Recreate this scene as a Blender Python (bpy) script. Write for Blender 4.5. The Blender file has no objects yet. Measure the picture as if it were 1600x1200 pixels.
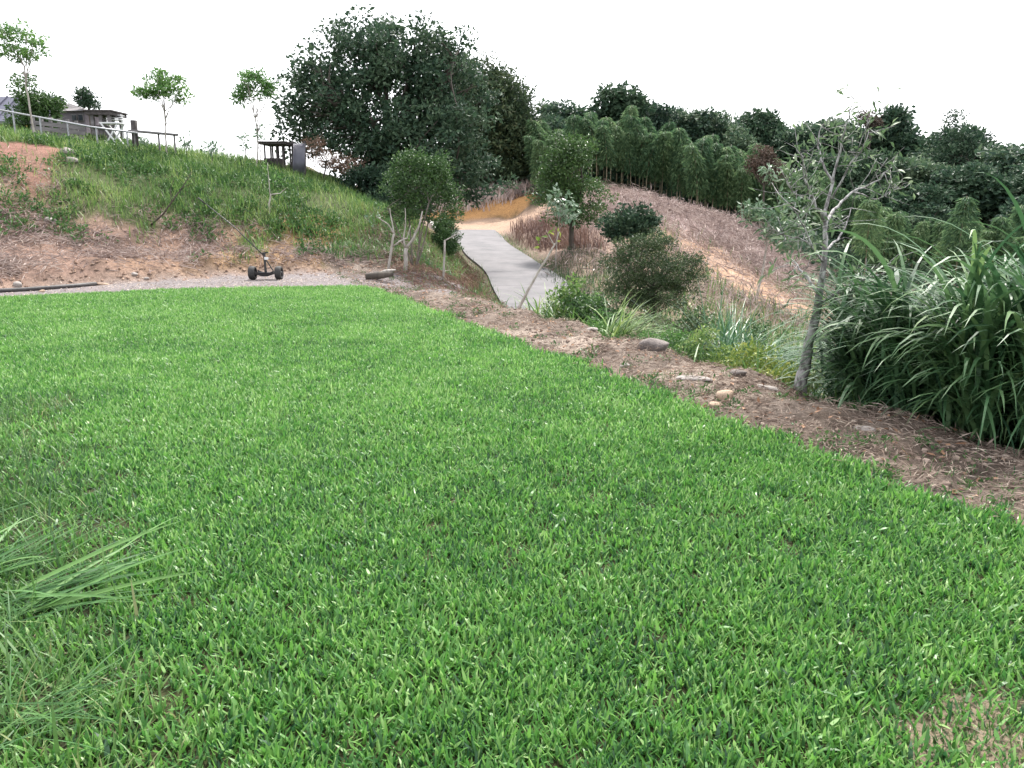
import bpy, math, random
import numpy as np
from mathutils import Vector, Matrix

S = bpy.context.scene
COL = S.collection
R = math.radians
rng = np.random.RandomState(7)
random.seed(7)

# ------------------------------------------------------------------ camera, light, exposure
F = 1244.0                      # focal length in pixels of the 1600 px wide photograph
PITCH = R(12.7)
EYE = 1.6
cam = bpy.data.cameras.new('camera')
cam.sensor_width = 36; cam.lens = 36 * F / 1600
cam.clip_start = 0.05; cam.clip_end = 2000
co = bpy.data.objects.new('camera', cam); COL.objects.link(co)
co.location = (0, 0, EYE); co.rotation_euler = (R(90) - PITCH, 0, 0)
S.camera = co

SUN_EL, SUN_AZ = R(54), R(14)       # soft sun from behind the trees, to the right (azimuth from +Y towards +X)
w = bpy.data.worlds.new('World'); S.world = w; w.use_nodes = True
nt = w.node_tree; nt.nodes.clear()
sky = nt.nodes.new('ShaderNodeTexSky'); sky.sky_type = 'NISHITA'; sky.sun_disc = False
sky.sun_elevation = SUN_EL; sky.sun_rotation = SUN_AZ; sky.dust_density = 4.0; sky.air_density = 1.0
hs = nt.nodes.new('ShaderNodeHueSaturation'); hs.inputs['Saturation'].default_value = 0.22
ov = nt.nodes.new('ShaderNodeMix'); ov.data_type = 'RGBA'; ov.inputs[0].default_value = 0.5     # thin even cloud veil
ov.inputs[7].default_value = (10.0, 10.1, 10.6, 1)
bg = nt.nodes.new('ShaderNodeBackground'); bg.inputs['Strength'].default_value = 0.056
wo = nt.nodes.new('ShaderNodeOutputWorld')
nt.links.new(sky.outputs[0], hs.inputs['Color']); nt.links.new(hs.outputs[0], ov.inputs[6])
nt.links.new(ov.outputs[2], bg.inputs['Color']); nt.links.new(bg.outputs[0], wo.inputs[0])

sl = bpy.data.lights.new('sun', 'SUN'); sl.energy = 1.5; sl.angle = R(10); sl.color = (1, .95, .88)
so = bpy.data.objects.new('sun', sl); COL.objects.link(so)
sd = Vector((math.sin(SUN_AZ) * math.cos(SUN_EL), math.cos(SUN_AZ) * math.cos(SUN_EL), math.sin(SUN_EL)))
so.rotation_euler = sd.to_track_quat('Z', 'Y').to_euler()

S.view_settings.view_transform = 'Standard'; S.view_settings.look = 'None'
S.view_settings.exposure = 2.42; S.view_settings.gamma = 1.0; S.view_settings.use_curve_mapping = False
S.cycles.max_bounces = 5; S.cycles.diffuse_bounces = 3; S.cycles.glossy_bounces = 2
S.cycles.transmission_bounces = 4; S.cycles.transparent_max_bounces = 6
S.cycles.use_denoising = True
S.cycles.caustics_reflective = False; S.cycles.caustics_refractive = False

# ------------------------------------------------------------------ helpers
SP, CP = math.sin(PITCH), math.cos(PITCH)
def ray(u, v):
    a = (u - 800) / F; b = (600 - v) / F
    return np.array([a, CP + b * SP, -SP + b * CP])
def at(u, v, Y):
    d = ray(u, v); t = Y / d[1]
    return np.array([d[0] * t, Y, EYE + d[2] * t])
def px(Y): return Y / F               # metres per photo pixel at distance Y

def hash2(i, j, s):
    h = (i.astype(np.int64) * 374761393 + j.astype(np.int64) * 668265263 + s * 1442695041) & 0x7fffffff
    h = ((h ^ (h >> 13)) * 1274126177) & 0x7fffffff
    return ((h ^ (h >> 16)) & 0xffff) / 65535.0
def vnoise(x, y, s=0):
    x = np.asarray(x, float); y = np.asarray(y, float)
    i = np.floor(x); j = np.floor(y); fx = x - i; fy = y - j
    fx = fx * fx * (3 - 2 * fx); fy = fy * fy * (3 - 2 * fy)
    a = hash2(i, j, s); b = hash2(i + 1, j, s); c = hash2(i, j + 1, s); d = hash2(i + 1, j + 1, s)
    return (a * (1 - fx) + b * fx) * (1 - fy) + (c * (1 - fx) + d * fx) * fy
def fbm(x, y, s=0, o=4):
    t = 0; a = .5
    for k in range(o):
        t = t + a * vnoise(np.asarray(x) * 2 ** k + 17.3 * k, np.asarray(y) * 2 ** k - 9.1 * k, s + k); a *= .5
    return t / (1 - .5 ** o)
def sm(a, b, x):
    t = np.clip((np.asarray(x, float) - a) / (b - a), 0, 1); return t * t * (3 - 2 * t)

def mesh_from(name, V, faces_flat, nper, mat, tint=None, smooth=False):
    """faces_flat: flat index array, all faces of nper corners (or list of (flat, nper))"""
    me = bpy.data.meshes.new(name)
    V = np.ascontiguousarray(V, np.float32)
    parts = faces_flat if isinstance(faces_flat, list) else [(faces_flat, nper)]
    loops = np.concatenate([np.asarray(f, np.int32).ravel() for f, n in parts])
    tot = np.concatenate([np.full(np.asarray(f).size // n, n, np.int32) for f, n in parts])
    st = np.concatenate([[0], np.cumsum(tot)[:-1]]).astype(np.int32)
    me.vertices.add(len(V)); me.vertices.foreach_set('co', V.ravel())
    me.loops.add(len(loops)); me.loops.foreach_set('vertex_index', loops)
    me.polygons.add(len(tot)); me.polygons.foreach_set('loop_start', st)
    me.polygons.foreach_set('use_smooth', np.full(len(tot), smooth, bool))
    if tint is not None:
        at_ = me.attributes.new('tint', 'FLOAT', 'POINT'); at_.data.foreach_set('value', np.asarray(tint, np.float32))
    me.update(calc_edges=True)
    if mat: me.materials.append(mat)
    return me

def link(name, me, parent=None, loc=None):
    o = bpy.data.objects.new(name, me); COL.objects.link(o)
    if parent: o.parent = parent
    if loc is not None: o.location = loc
    return o
def tag(o, label=None, cat=None, group=None, kind=None):
    if label: o['label'] = label
    if cat: o['category'] = cat
    if group: o['group'] = group
    if kind: o['kind'] = kind
    return o
def thing(name, loc, label, cat, group=None, rz=0):
    o = bpy.data.objects.new(name, None); COL.objects.link(o)
    o.location = loc; o.rotation_euler.z = rz; o.empty_display_size = .2
    return tag(o, label, cat, group)
KIDS = {}
def copy_tree(o, parent=None):
    c = o.copy(); COL.objects.link(c)
    if parent: c.parent = parent
    for ch in list(o.children): copy_tree(ch, c)
    return c

class MB:
    """collects boxes, bars and tubes"""
    def __init__(s): s.v = []; s.f = []; s.t = []
    def add(s, V, Fs, tint=.5):
        o = len(s.v); s.v += [tuple(p) for p in V]; s.f += [tuple(i + o for i in f) for f in Fs]; s.t += [tint] * len(V); return s
    def box(s, c, d, rz=0, M=None):
        x, y, z = np.array(d) / 2
        P = [(-x, -y, -z), (x, -y, -z), (x, y, -z), (-x, y, -z), (-x, -y, z), (x, -y, z), (x, y, z), (-x, y, z)]
        m = M if M is not None else Matrix.Rotation(rz, 3, 'Z')
        P = [tuple(m @ Vector(p) + Vector(c)) for p in P]
        return s.add(P, [(0, 3, 2, 1), (4, 5, 6, 7), (0, 1, 5, 4), (1, 2, 6, 5), (2, 3, 7, 6), (3, 0, 4, 7)])
    def bar(s, a, b, w_, h_=None):
        a = Vector(a); b = Vector(b); d = b - a; h_ = h_ or w_
        q = d.to_track_quat('Z', 'X').to_matrix() if abs(d.normalized().z) > .99 else d.to_track_quat('X', 'Z').to_matrix()
        return s.box((a + b) / 2, (w_, h_, d.length) if abs(d.normalized().z) > .99 else (d.length, w_, h_), M=q)
    def tube(s, pts, rad, n=6, tint=.5):
        pts = [Vector(p) for p in pts]
        if not hasattr(rad, '__len__'): rad = [rad] * len(pts)
        V = []; Fs = []; prev = None
        for i, p in enumerate(pts):
            t = (pts[min(i + 1, len(pts) - 1)] - pts[max(i - 1, 0)])
            t = t.normalized() if t.length > 1e-9 else Vector((0, 0, 1))
            if prev is None:
                x = t.orthogonal().normalized()
            else:
                x = (prev - t * prev.dot(t)).normalized()
            prev = x; y = t.cross(x)
            for k in range(n):
                a = 2 * math.pi * k / n
                V.append(p + (x * math.cos(a) + y * math.sin(a)) * rad[i])
        for i in range(len(pts) - 1):
            for k in range(n):
                k2 = (k + 1) % n
                Fs.append((i * n + k, i * n + k2, (i + 1) * n + k2, (i + 1) * n + k))
        Fs.append(tuple(range(n - 1, -1, -1))); Fs.append(tuple((len(pts) - 1) * n + k for k in range(n)))
        return s.add(V, Fs, tint)
    def ring(s, c, ax, r, w_, h_, n=20):
        """a band: radius r, width w_ along ax, thickness h_"""
        c = Vector(c); ax = Vector(ax).normalized(); x = ax.orthogonal().normalized(); y = ax.cross(x)
        V = []; Fs = []
        prof = [(r - h_, -w_ / 2), (r - h_ * .25, -w_ / 2), (r, -w_ / 4), (r, w_ / 4), (r - h_ * .25, w_ / 2), (r - h_, w_ / 2)]
        m = len(prof)
        for k in range(n):
            a = 2 * math.pi * k / n; d = x * math.cos(a) + y * math.sin(a)
            V += [c + d * pr + ax * pw for pr, pw in prof]
        for k in range(n):
            k2 = (k + 1) % n
            for j in range(m):
                j2 = (j + 1) % m
                Fs.append((k * m + j, k2 * m + j, k2 * m + j2, k * m + j2))
        return s.add(V, Fs)
    def mesh(s, name, mat, smooth=False):
        me = bpy.data.meshes.new(name); me.from_pydata(s.v, [], s.f)
        a = me.attributes.new('tint', 'FLOAT', 'POINT'); a.data.foreach_set('value', np.array(s.t, np.float32))
        if smooth: me.polygons.foreach_set('use_smooth', np.ones(len(me.polygons), bool))
        me.materials.append(mat); me.update(); return me
    def build(s, name, mat, parent=None, smooth=False, loc=None):
        return link(name, s.mesh(name, mat, smooth), parent, loc)

# ------------------------------------------------------------------ materials
def newmat(name):
    m = bpy.data.materials.new(name); m.use_nodes = True
    n = m.node_tree.nodes; n.clear()
    out = n.new('ShaderNodeOutputMaterial'); p = n.new('ShaderNodeBsdfPrincipled')
    m.node_tree.links.new(p.outputs[0], out.inputs[0])
    return m, n, m.node_tree.links, p, out
def ramp(n, cols):
    r = n.new('ShaderNodeValToRGB'); e = r.color_ramp.elements
    while len(e) < len(cols): e.new(.5)
    for i, c in enumerate(cols):
        e[i].position = i / (len(cols) - 1); e[i].color = (*c, 1)
    return r
def foliage(name, cols, trans=.3, rough=.45, spec=.4, instancer=False, objvar=.15):
    """leaf material: per-leaf attribute 'tint' picks the leaf's own colour"""
    m, n, L, p, out = newmat(name)
    a = n.new('ShaderNodeAttribute'); a.attribute_name = 'tint'
    val = a.outputs['Fac']
    if instancer:
        b = n.new('ShaderNodeAttribute'); b.attribute_type = 'INSTANCER'; b.attribute_name = 'patch'
        ad = n.new('ShaderNodeMath'); ad.operation = 'ADD'; L.new(val, ad.inputs[0]); L.new(b.outputs['Fac'], ad.inputs[1]); val = ad.outputs[0]
    elif objvar:
        oi = n.new('ShaderNodeObjectInfo')
        mm = n.new('ShaderNodeMath'); mm.operation = 'MULTIPLY_ADD'; mm.inputs[1].default_value = objvar * 2
        L.new(oi.outputs['Random'], mm.inputs[0]); mm.inputs[2].default_value = -objvar
        ad = n.new('ShaderNodeMath'); ad.operation = 'ADD'; L.new(val, ad.inputs[0]); L.new(mm.outputs[0], ad.inputs[1]); val = ad.outputs[0]
    r = ramp(n, cols); L.new(val, r.inputs[0])
    L.new(r.outputs[0], p.inputs['Base Color']); p.inputs['Roughness'].default_value = rough
    p.inputs['Specular IOR Level'].default_value = spec
    if trans > 0:
        t = n.new('ShaderNodeBsdfTranslucent'); L.new(r.outputs[0], t.inputs[0])
        mx = n.new('ShaderNodeMixShader'); mx.inputs[0].default_value = trans
        L.new(p.outputs[0], mx.inputs[1]); L.new(t.outputs[0], mx.inputs[2]); L.new(mx.outputs[0], out.inputs[0])
    return m
def solid(name, c1, c2=None, scale=8, rough=.7, bump=.2, metal=0, stretch=(1, 1, 1), detail=6):
    m, n, L, p, out = newmat(name)
    c2 = c2 or tuple(x * .7 for x in c1)
    tc = n.new('ShaderNodeTexCoord'); mp = n.new('ShaderNodeMapping'); mp.inputs['Scale'].default_value = stretch
    L.new(tc.outputs['Object'], mp.inputs[0])
    nz = n.new('ShaderNodeTexNoise'); nz.inputs['Scale'].default_value = scale; nz.inputs['Detail'].default_value = detail
    L.new(mp.outputs[0], nz.inputs['Vector'])
    r = ramp(n, [c2, c1]); r.color_ramp.elements[0].position = .3; r.color_ramp.elements[1].position = .7
    L.new(nz.outputs['Fac'], r.inputs[0]); L.new(r.outputs[0], p.inputs['Base Color'])
    p.inputs['Roughness'].default_value = rough; p.inputs['Metallic'].default_value = metal
    if bump:
        b = n.new('ShaderNodeBump'); b.inputs['Strength'].default_value = bump; b.inputs['Distance'].default_value = .02
        L.new(nz.outputs['Fac'], b.inputs['Height']); L.new(b.outputs[0], p.inputs['Normal'])
    return m

M = {}
M['lawn'] = foliage('lawn_blade', [(.020, .075, .028), (.072, .215, .040), (.145, .325, .062), (.30, .46, .17)], .42, .42, .5, instancer=True)
M['rough'] = foliage('rough_grass_blade', [(.03, .08, .03), (.07, .16, .04), (.12, .22, .06), (.28, .27, .13)], .3, .45, .4, objvar=0)
M['cut'] = foliage('long_leaf', [(.03, .095, .03), (.075, .185, .05), (.16, .3, .085)], .28, .48, .35)
M['napier'] = foliage('cane_leaf', [(.025, .07, .034), (.06, .14, .058), (.105, .195, .08), (.17, .27, .1)], .28, .5, .4)
M['bankgrass'] = foliage('bank_grass_blade', [(.035, .085, .028), (.09, .175, .045), (.17, .27, .075), (.30, .35, .13)], .35, .5, .3, objvar=0)
M['weed'] = foliage('weed_leaf', [(.025, .07, .022), (.055, .13, .035), (.1, .18, .05)], .3, .5, .35, objvar=0)
M['straw'] = foliage('straw', [(.12, .085, .07), (.27, .21, .175), (.45, .37, .31), (.62, .54, .46)], .1, .7, .2, objvar=0)
M['deadbrush'] = foliage('dead_brush', [(.16, .12, .115), (.31, .245, .225), (.46, .38, .35), (.57, .49, .45)], .1, .7, .2, objvar=0)
M['darktree'] = foliage('dark_leaf', [(.016, .036, .024), (.028, .062, .036), (.05, .092, .05), (.085, .13, .075)], .22, .6, .25)
M['browntree'] = foliage('brown_green_leaf', [(.018, .04, .022), (.036, .066, .031), (.062, .095, .042), (.1, .118, .056)], .25, .55, .3)
M['shrub'] = foliage('shrub_leaf', [(.02, .055, .018), (.045, .1, .028), (.08, .15, .04)], .25, .45, .4)
M['olive'] = foliage('olive_leaf', [(.025, .05, .02), (.055, .09, .035), (.1, .14, .06)], .25, .5, .35)
M['pale'] = foliage('pale_leaf', [(.06, .13, .07), (.14, .22, .13), (.3, .38, .3)], .25, .35, .5)
M['sapling'] = foliage('fresh_leaf', [(.05, .13, .035), (.09, .2, .05), (.16, .28, .08)], .35, .45, .4)
M['greyleaf'] = foliage('grey_green_leaf', [(.045, .085, .04), (.085, .145, .065), (.13, .2, .095), (.22, .29, .17)], .35, .5, .35)
M['bamboo'] = foliage('bamboo_leaf', [(.038, .088, .045), (.08, .15, .07), (.14, .225, .1), (.22, .29, .14)], .38, .6, .25, objvar=.25)
M['hill'] = foliage('hill_leaf', [(.02, .046, .033), (.042, .085, .052), (.075, .128, .07), (.12, .17, .095)], .25, .6, .35, objvar=.25)
M['yellow'] = foliage('yellow_green_leaf', [(.08, .15, .03), (.17, .24, .05), (.32, .34, .09)], .3, .5, .3)
M['sedge'] = foliage('sedge_blade', [(.04, .1, .055), (.08, .17, .09), (.15, .26, .15)], .25, .4, .45)
M['deadleaf'] = foliage('dry_leaf', [(.2, .11, .07), (.36, .21, .13), (.45, .3, .2)], .2, .7, .2)
M['redtree'] = foliage('reddish_leaf', [(.04, .035, .028), (.085, .06, .045), (.13, .09, .07)], .2, .6, .3)
M['drybush'] = foliage('dry_bush', [(.14, .09, .065), (.26, .165, .12), (.36, .25, .19)], .2, .7, .2)
M['brownbrush'] = foliage('brown_brush', [(.1, .065, .06), (.2, .13, .11), (.3, .2, .15)], .1, .7, .2)
M['bark'] = solid('bark_dark', (.09, .075, .06), (.04, .033, .028), 14, .85, .6, stretch=(1, 1, .25))
M['barkpale'] = solid('bark_pale', (.42, .39, .36), (.2, .175, .15), 16, .8, .5, stretch=(1, 1, .4))
M['barkbrown'] = solid('bark_grey_brown', (.17, .145, .125), (.085, .07, .06), 16, .8, .5, stretch=(1, 1, .4))
M['barkgrey'] = solid('bark_grey_lichen', (.36, .35, .35), (.12, .11, .11), 22, .8, .6, stretch=(1, 1, .45))
for e_, p_ in zip(M['barkgrey'].node_tree.nodes['Color Ramp'].color_ramp.elements, (.43, .55)): e_.position = p_
M['culm'] = solid('bamboo_culm', (.24, .19, .12), (.1, .1, .055), 3, .5, .1)
M['metalblack'] = solid('black_metal', (.02, .02, .022), (.012, .012, .014), 30, .4, .1)
M['rubber'] = solid('black_rubber', (.016, .016, .017), (.03, .029, .028), 30, .75, .2)
M['white'] = solid('white_paint', (.78, .78, .8), (.6, .6, .62), 20, .5, .1)
M['concrete'] = None
M['woodgrey'] = solid('grey_wood', (.2, .185, .19), (.1, .095, .1), 9, .8, .4, stretch=(.3, 1, 1))
M['wooddark'] = solid('dark_wood', (.07, .06, .06), (.035, .03, .03), 9, .8, .3)
M['roof'] = solid('blue_grey_roof', (.065, .068, .105), (.05, .052, .082), 4, .5, .1)
M['wall'] = solid('violet_grey_wall', (.17, .15, .175), (.1, .09, .105), 5, .8, .2)
M['orangewall'] = solid('orange_wall', (.5, .22, .1), (.4, .17, .08), 5, .8, .2)
M['glass'] = solid('dark_glass', (.03, .035, .045), (.025, .03, .04), 2, .1, 0)
M['tin'] = solid('corrugated_tin', (.2, .205, .24), (.12, .12, .15), 3, .4, .05, metal=.4)
M['steel'] = solid('galvanised_steel', (.36, .37, .39), (.25, .26, .28), 9, .45, .1, metal=.6)
M['sandstone'] = solid('pale_sandstone', (.45, .34, .25), (.3, .21, .15), 25, .9, .6)
M['stonegrey'] = solid('grey_stone', (.2, .17, .155), (.1, .085, .08), 16, .9, .7)
M['stonepale'] = solid('pale_stone', (.36, .33, .31), (.22, .19, .17), 20, .9, .6)
M['hose'] = solid('dark_pipe', (.05, .045, .045), (.025, .022, .022), 20, .6, .2)
M['teal'] = solid('teal_plastic', (.07, .22, .21), (.05, .16, .16), 20, .45, .2)
M['rag'] = solid('grey_fabric', (.3, .33, .42), (.2, .22, .3), 12, .9, .2)

def ground_mat(name):
    m, n, L, p, out = newmat(name)
    a = n.new('ShaderNodeAttribute'); a.attribute_name = 'soil'
    geo = n.new('ShaderNodeNewGeometry')
    n1 = n.new('ShaderNodeTexNoise'); n1.inputs['Scale'].default_value = 9; n1.inputs['Detail'].default_value = 10; n1.inputs['Roughness'].default_value = .7
    n2 = n.new('ShaderNodeTexNoise'); n2.inputs['Scale'].default_value = 45; n2.inputs['Detail'].default_value = 6; n2.inputs['Roughness'].default_value = .75
    n3 = n.new('ShaderNodeTexNoise'); n3.inputs['Scale'].default_value = 1.3; n3.inputs['Detail'].default_value = 4
    for q in (n1, n2, n3): L.new(geo.outputs['Position'], q.inputs['Vector'])
    r1 = ramp(n, [(.45, .42, .40), (1, 1, 1), (1.5, 1.45, 1.4)]); L.new(n1.outputs['Fac'], r1.inputs[0])
    r1.color_ramp.elements[0].position = .25; r1.color_ramp.elements[2].position = .8
    r2 = ramp(n, [(.5, .48, .46), (1, 1, 1), (1.45, 1.45, 1.42)]); L.new(n2.outputs['Fac'], r2.inputs[0])
    r2.color_ramp.elements[0].position = .25; r2.color_ramp.elements[2].position = .8
    r3 = ramp(n, [(.75, .78, .8), (1.2, 1.15, 1.1)]); L.new(n3.outputs['Fac'], r3.inputs[0])
    src = a.outputs['Color']
    for r in (r1, r2, r3):
        mx = n.new('ShaderNodeMix'); mx.data_type = 'RGBA'; mx.blend_type = 'MULTIPLY'; mx.inputs[0].default_value = 1
        L.new(src, mx.inputs[6]); L.new(r.outputs[0], mx.inputs[7]); src = mx.outputs[2]
    L.new(src, p.inputs['Base Color']); p.inputs['Roughness'].default_value = .95; p.inputs['Specular IOR Level'].default_value = .15
    ad = n.new('ShaderNodeMath'); ad.operation = 'ADD'; L.new(n1.outputs['Fac'], ad.inputs[0]); L.new(n2.outputs['Fac'], ad.inputs[1])
    b = n.new('ShaderNodeBump'); b.inputs['Strength'].default_value = .8; b.inputs['Distance'].default_value = .05
    L.new(ad.outputs[0], b.inputs['Height']); L.new(b.outputs[0], p.inputs['Normal'])
    return m
M['ground'] = ground_mat('soil_and_clay')

# ------------------------------------------------------------------ terrain
def xr(Y): return 2.56 - .449 * (np.asarray(Y, float) - 3.86)         # right edge of the lawn
def xl(Y): return np.interp(Y, [1.5, 2.3, 4.2, 6.3, 7.3, 9, 14], [-.95, -1.45, -2.6, -4.1, -5.6, -8.5, -12.5])         # left edge of the mown lawn
def yfar(x): return np.interp(x, [-14, -9, -6.2, -3.35, -2.5, -1], [11.6, 14, 15.5, 16.0, 15.5, 13.8])
def yfoot(x): return np.interp(x, [-24, -18, -12, -9.7, -6, -3.7, -1.8, 0], [3, 8.5, 13.3, 15.1, 18.6, 19.6, 20.2, 20.6])

C = []
def c3(x, y, z): C.append((x, y, z))
def cp(u, v, Y, dz=0): p = at(u, v, Y); C.append((p[0], p[1], p[2] + dz))
for y in np.arange(-6, 15.5, 1.5):                                     # lawn and berm cross sections
    e = float(xr(y))
    for x in (e - 6, e - 4, e - 2.5, e - 1.2, e - .4, e): 
        if y < yfar(x) + .3: c3(x, y, 0)
    for du, z in ((.5, .03), (1.0, .06), (1.35, .03), (1.7, -.14), (2.3, -.5), (3.4, -1.05), (5.0, -1.7)):
        c3(e + du, y, z if y < 13 or du < 2 else max(z, -1.1))
for x in np.arange(-14, -2.0, .8):                                     # lawn far edge, gravel strip, bank foot
    f, g = float(yfar(x)), float(yfoot(x))
    c3(x, f - .6, 0); c3(x, f, 0); c3(x, (f + g) / 2, .02); c3(x, g - .2, .03)
    c3(x - .15, g + .45, .42 if x < -4.5 else .3)
for x, y in ((-6, 2), (-9, 4), (-7, 6), (-9, 8), (-11, 10), (-12, 5), (-15, 2), (-15, 8), (-8, -4), (-14, -4), (-20, -6)): c3(x, y, 0 if y < 9 or x > -12 else .1)
# left bank: slope and crest
for u, v, Y in ((40, 205, 22.5), (120, 216, 23.2), (200, 228, 24), (260, 235, 25), (320, 242, 25.6), (380, 247, 26), (430, 252, 27), (480, 262, 28),
                (530, 275, 28.5)): cp(u, v, Y, -.32)
for u, v, Y in ((0, 385, 16.9), (0, 320, 18.6), (0, 250, 20.6), (90, 400, 17.1), (90, 300, 19.7), (90, 240, 21.6), (180, 400, 17.8), (180, 330, 19.5), (180, 270, 21.8),
                (270, 395, 18.9), (270, 330, 20.4), (270, 270, 22.9), (350, 390, 19.5), (350, 330, 20.8), (350, 280, 23.2), (430, 390, 20.0), (430, 330, 21.5), (430, 285, 24),
                (500, 385, 20.6), (500, 340, 22), (500, 300, 24.5), (560, 385, 20.9), (560, 340, 22.6), (560, 310, 25), (610, 385, 21.3), (610, 350, 23.2), (640, 345, 24.5), (645, 385, 21.7),
                (668, 365, 24.8), (685, 392, 24.2), (672, 400, 22.5)): cp(u, v, Y)
for x, y, z in ((-14, 27, 3.6), (-11, 30, 3.3), (-8, 32, 3.0), (-5.5, 31, 2.1), (-4.2, 31, 1.4), (-4, 28, 1.2), (-3.2, 28, .3), (-2.7, 26.5, -.2), (-3.4, 33, .3), (-4.4, 36, .7), (-5, 40, 1.0), (-7, 38, 2.0),
                (-20, 25, 4.0), (-18, 18, 3.0), (-22, 14, 3.2), (-30, 20, 4.5), (-20, 38, 3.5), (-12, 42, 3.1), (-30, 45, 3.5), (-45, 30, 4.5), (-9, 48, 2.6), (-18, 55, 2.8), (-40, 70, 2.0), (-30, 0, 3), (-40, -20, 4)): c3(x, y, z)
# side bank of dead grass down to the path
for u, v, Y in ((660, 428, 19.3), (690, 428, 21.5), (700, 432, 22), (720, 438, 22.5), (740, 455, 20.5), (735, 435, 24), (760, 462, 20), (640, 430, 18.6)): cp(u, v, Y)
# path and road
PATH = [(1.95, 15.5, -1.38), (1.45, 18.5, -1.27), (.95, 22, -1.12), (.42, 28, -.80), (-.85, 35, -.43), (-1.95, 43, 0.0), (-2.5, 47, .2), (-3.6, 51, .42), (-6, 54, .55), (-10, 56, .7)]
def smooth_path(P, n):
    P = np.array(P); t = np.concatenate([[0], np.cumsum(np.hypot(*(np.diff(P[:, :2], axis=0).T)))])
    out = []
    for s in np.linspace(0, t[-1], n):
        k = np.interp(s, t, np.arange(len(P)))
        out.append([np.interp(s, t, P[:, j]) for j in range(3)])
    out = np.array(out)
    for _ in range(60): out[1:-1] = (out[:-2] + 2 * out[1:-1] + out[2:]) / 4
    return out
FULL = smooth_path(PATH, 160)
PX = FULL[np.r_[0:160:4, 159]]
for x, y, z in PATH: c3(x, y, z)
for i in range(len(PATH) - 1):
    a, b = PX[i], PX[i + 1]; d = b - a; nrm = np.array([d[1], -d[0]]) / math.hypot(d[0], d[1])
    m_ = (a + b) / 2
    c3(*m_); c3(m_[0] + nrm[0] * 1.3, m_[1] + nrm[1] * 1.3, m_[2]); c3(m_[0] - nrm[0] * 1.3, m_[1] - nrm[1] * 1.3, m_[2])
for x, y, z in ((-1, 50, .35), (.3, 50, .4), (-2, 54.5, .55), (0, 55, .6), (-4, 56.5, .65), (-4, 58, 1.7), (-1, 57, 1.75), (.8, 56, 1.8), (-2, 61, 2.2), (2, 60, 2.6), (-8, 60, 2.0), (-6, 70, 2.8), (1.5, 52, 1.2)): c3(x, y, z)
for u, v, Y in ((820, 392, 37), (850, 360, 40), (880, 350, 43), (900, 392, 32.5), (940, 400, 31), (950, 300, 50), (1000, 310, 48), (1050, 330, 44), (1100, 352, 45), (1150, 348, 48), (1240, 395, 46), (1010, 345, 38),
                (1100, 385, 39), (1180, 440, 35), (1240, 470, 33), (1060, 430, 30), (1120, 450, 30), (1200, 520, 25), (1120, 520, 22), (1020, 492, 20), (930, 470, 23), (960, 440, 26), (1000, 420, 30), (1300, 490, 30),
                (1350, 480, 38), (930, 280, 55), (1030, 308, 55), (1100, 338, 52), (1170, 352, 52), (1230, 375, 55), (1320, 410, 50), (1400, 430, 45)): cp(u, v, Y)
for x, y, z in ((6, 85, 6.2), (-2, 85, 5), (20, 85, 5.4), (12, 70, 4.2), (35, 82, 2.6), (48, 82, .6), (60, 75, -3), (30, 60, -1), (24, 52, -2), (40, 60, -3), (14, 22, -3.2), (9, 10, -2.6), (12, 4, -3), (20, 12, -4.5), (30, 30, -5), (50, 40, -6),
                (20, 110, 6), (-10, 110, 3), (60, 110, 0), (8, -6, -2), (20, -20, -4), (0, -20, 0), (-10, -30, 0), (-80, 60, 1), (90, 60, -8), (90, -20, -8), (0, -90, -2), (-90, -30, 3), (-60, 140, -4), (40, 170, -3), (120, 140, -8),
                (-300, 300, -20), (0, 420, -20), (300, 300, -20), (400, 0, -20), (-400, 0, -15), (0, -300, -15), (7, 60, 3.6), (14, 60, 1.8)): c3(x, y, z)
CT = np.array(C)
# drop near-duplicates
keep = []
for i, p in enumerate(CT):
    if all((p[0] - CT[j][0]) ** 2 + (p[1] - CT[j][1]) ** 2 > .09 for j in keep): keep.append(i)
CT = CT[keep]
def kern(A, B): return np.sqrt(((A[:, None, :] - B[None, :, :]) ** 2).sum(-1))
_n = len(CT)
K = np.zeros((_n + 1, _n + 1)); K[:_n, :_n] = -kern(CT[:, :2], CT[:, :2]) - np.eye(_n) * .03; K[:_n, _n] = 1; K[_n, :_n] = 1
SOL = np.linalg.solve(K, np.concatenate([CT[:, 2], [0]]))
def base_h(x, y):
    Q = np.stack([np.ravel(x), np.ravel(y)], -1).astype(float); o = np.empty(len(Q))
    for i in range(0, len(Q), 20000): o[i:i + 20000] = -kern(Q[i:i + 20000], CT[:, :2]) @ SOL[:_n] + SOL[_n]
    return o.reshape(np.shape(x))
def path_info(x, y):
    """distance to the path's centreline, height there, arclength fraction along it"""
    x = np.asarray(x, float); y = np.asarray(y, float)
    best = np.full(x.shape, 1e9); z = np.zeros(x.shape); yy = np.zeros(x.shape)
    for i in range(len(PX) - 1):
        a, b = PX[i], PX[i + 1]; d = b[:2] - a[:2]
        t = np.clip(((x - a[0]) * d[0] + (y - a[1]) * d[1]) / (d @ d), 0, 1)
        D = np.hypot(x - a[0] - t * d[0], y - a[1] - t * d[1]); m_ = D < best
        best = np.where(m_, D, best); z = np.where(m_, a[2] + t * (b[2] - a[2]), z); yy = np.where(m_, a[1] + t * d[1], yy)
    return best, z, yy
def lawn_in(x, y):
    """1 inside the lawn and gravel flat, 0 outside"""
    return (1 - sm(-.1, .5, x - xr(y))) * (1 - sm(-.3, .3, y - yfoot(x)))
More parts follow.
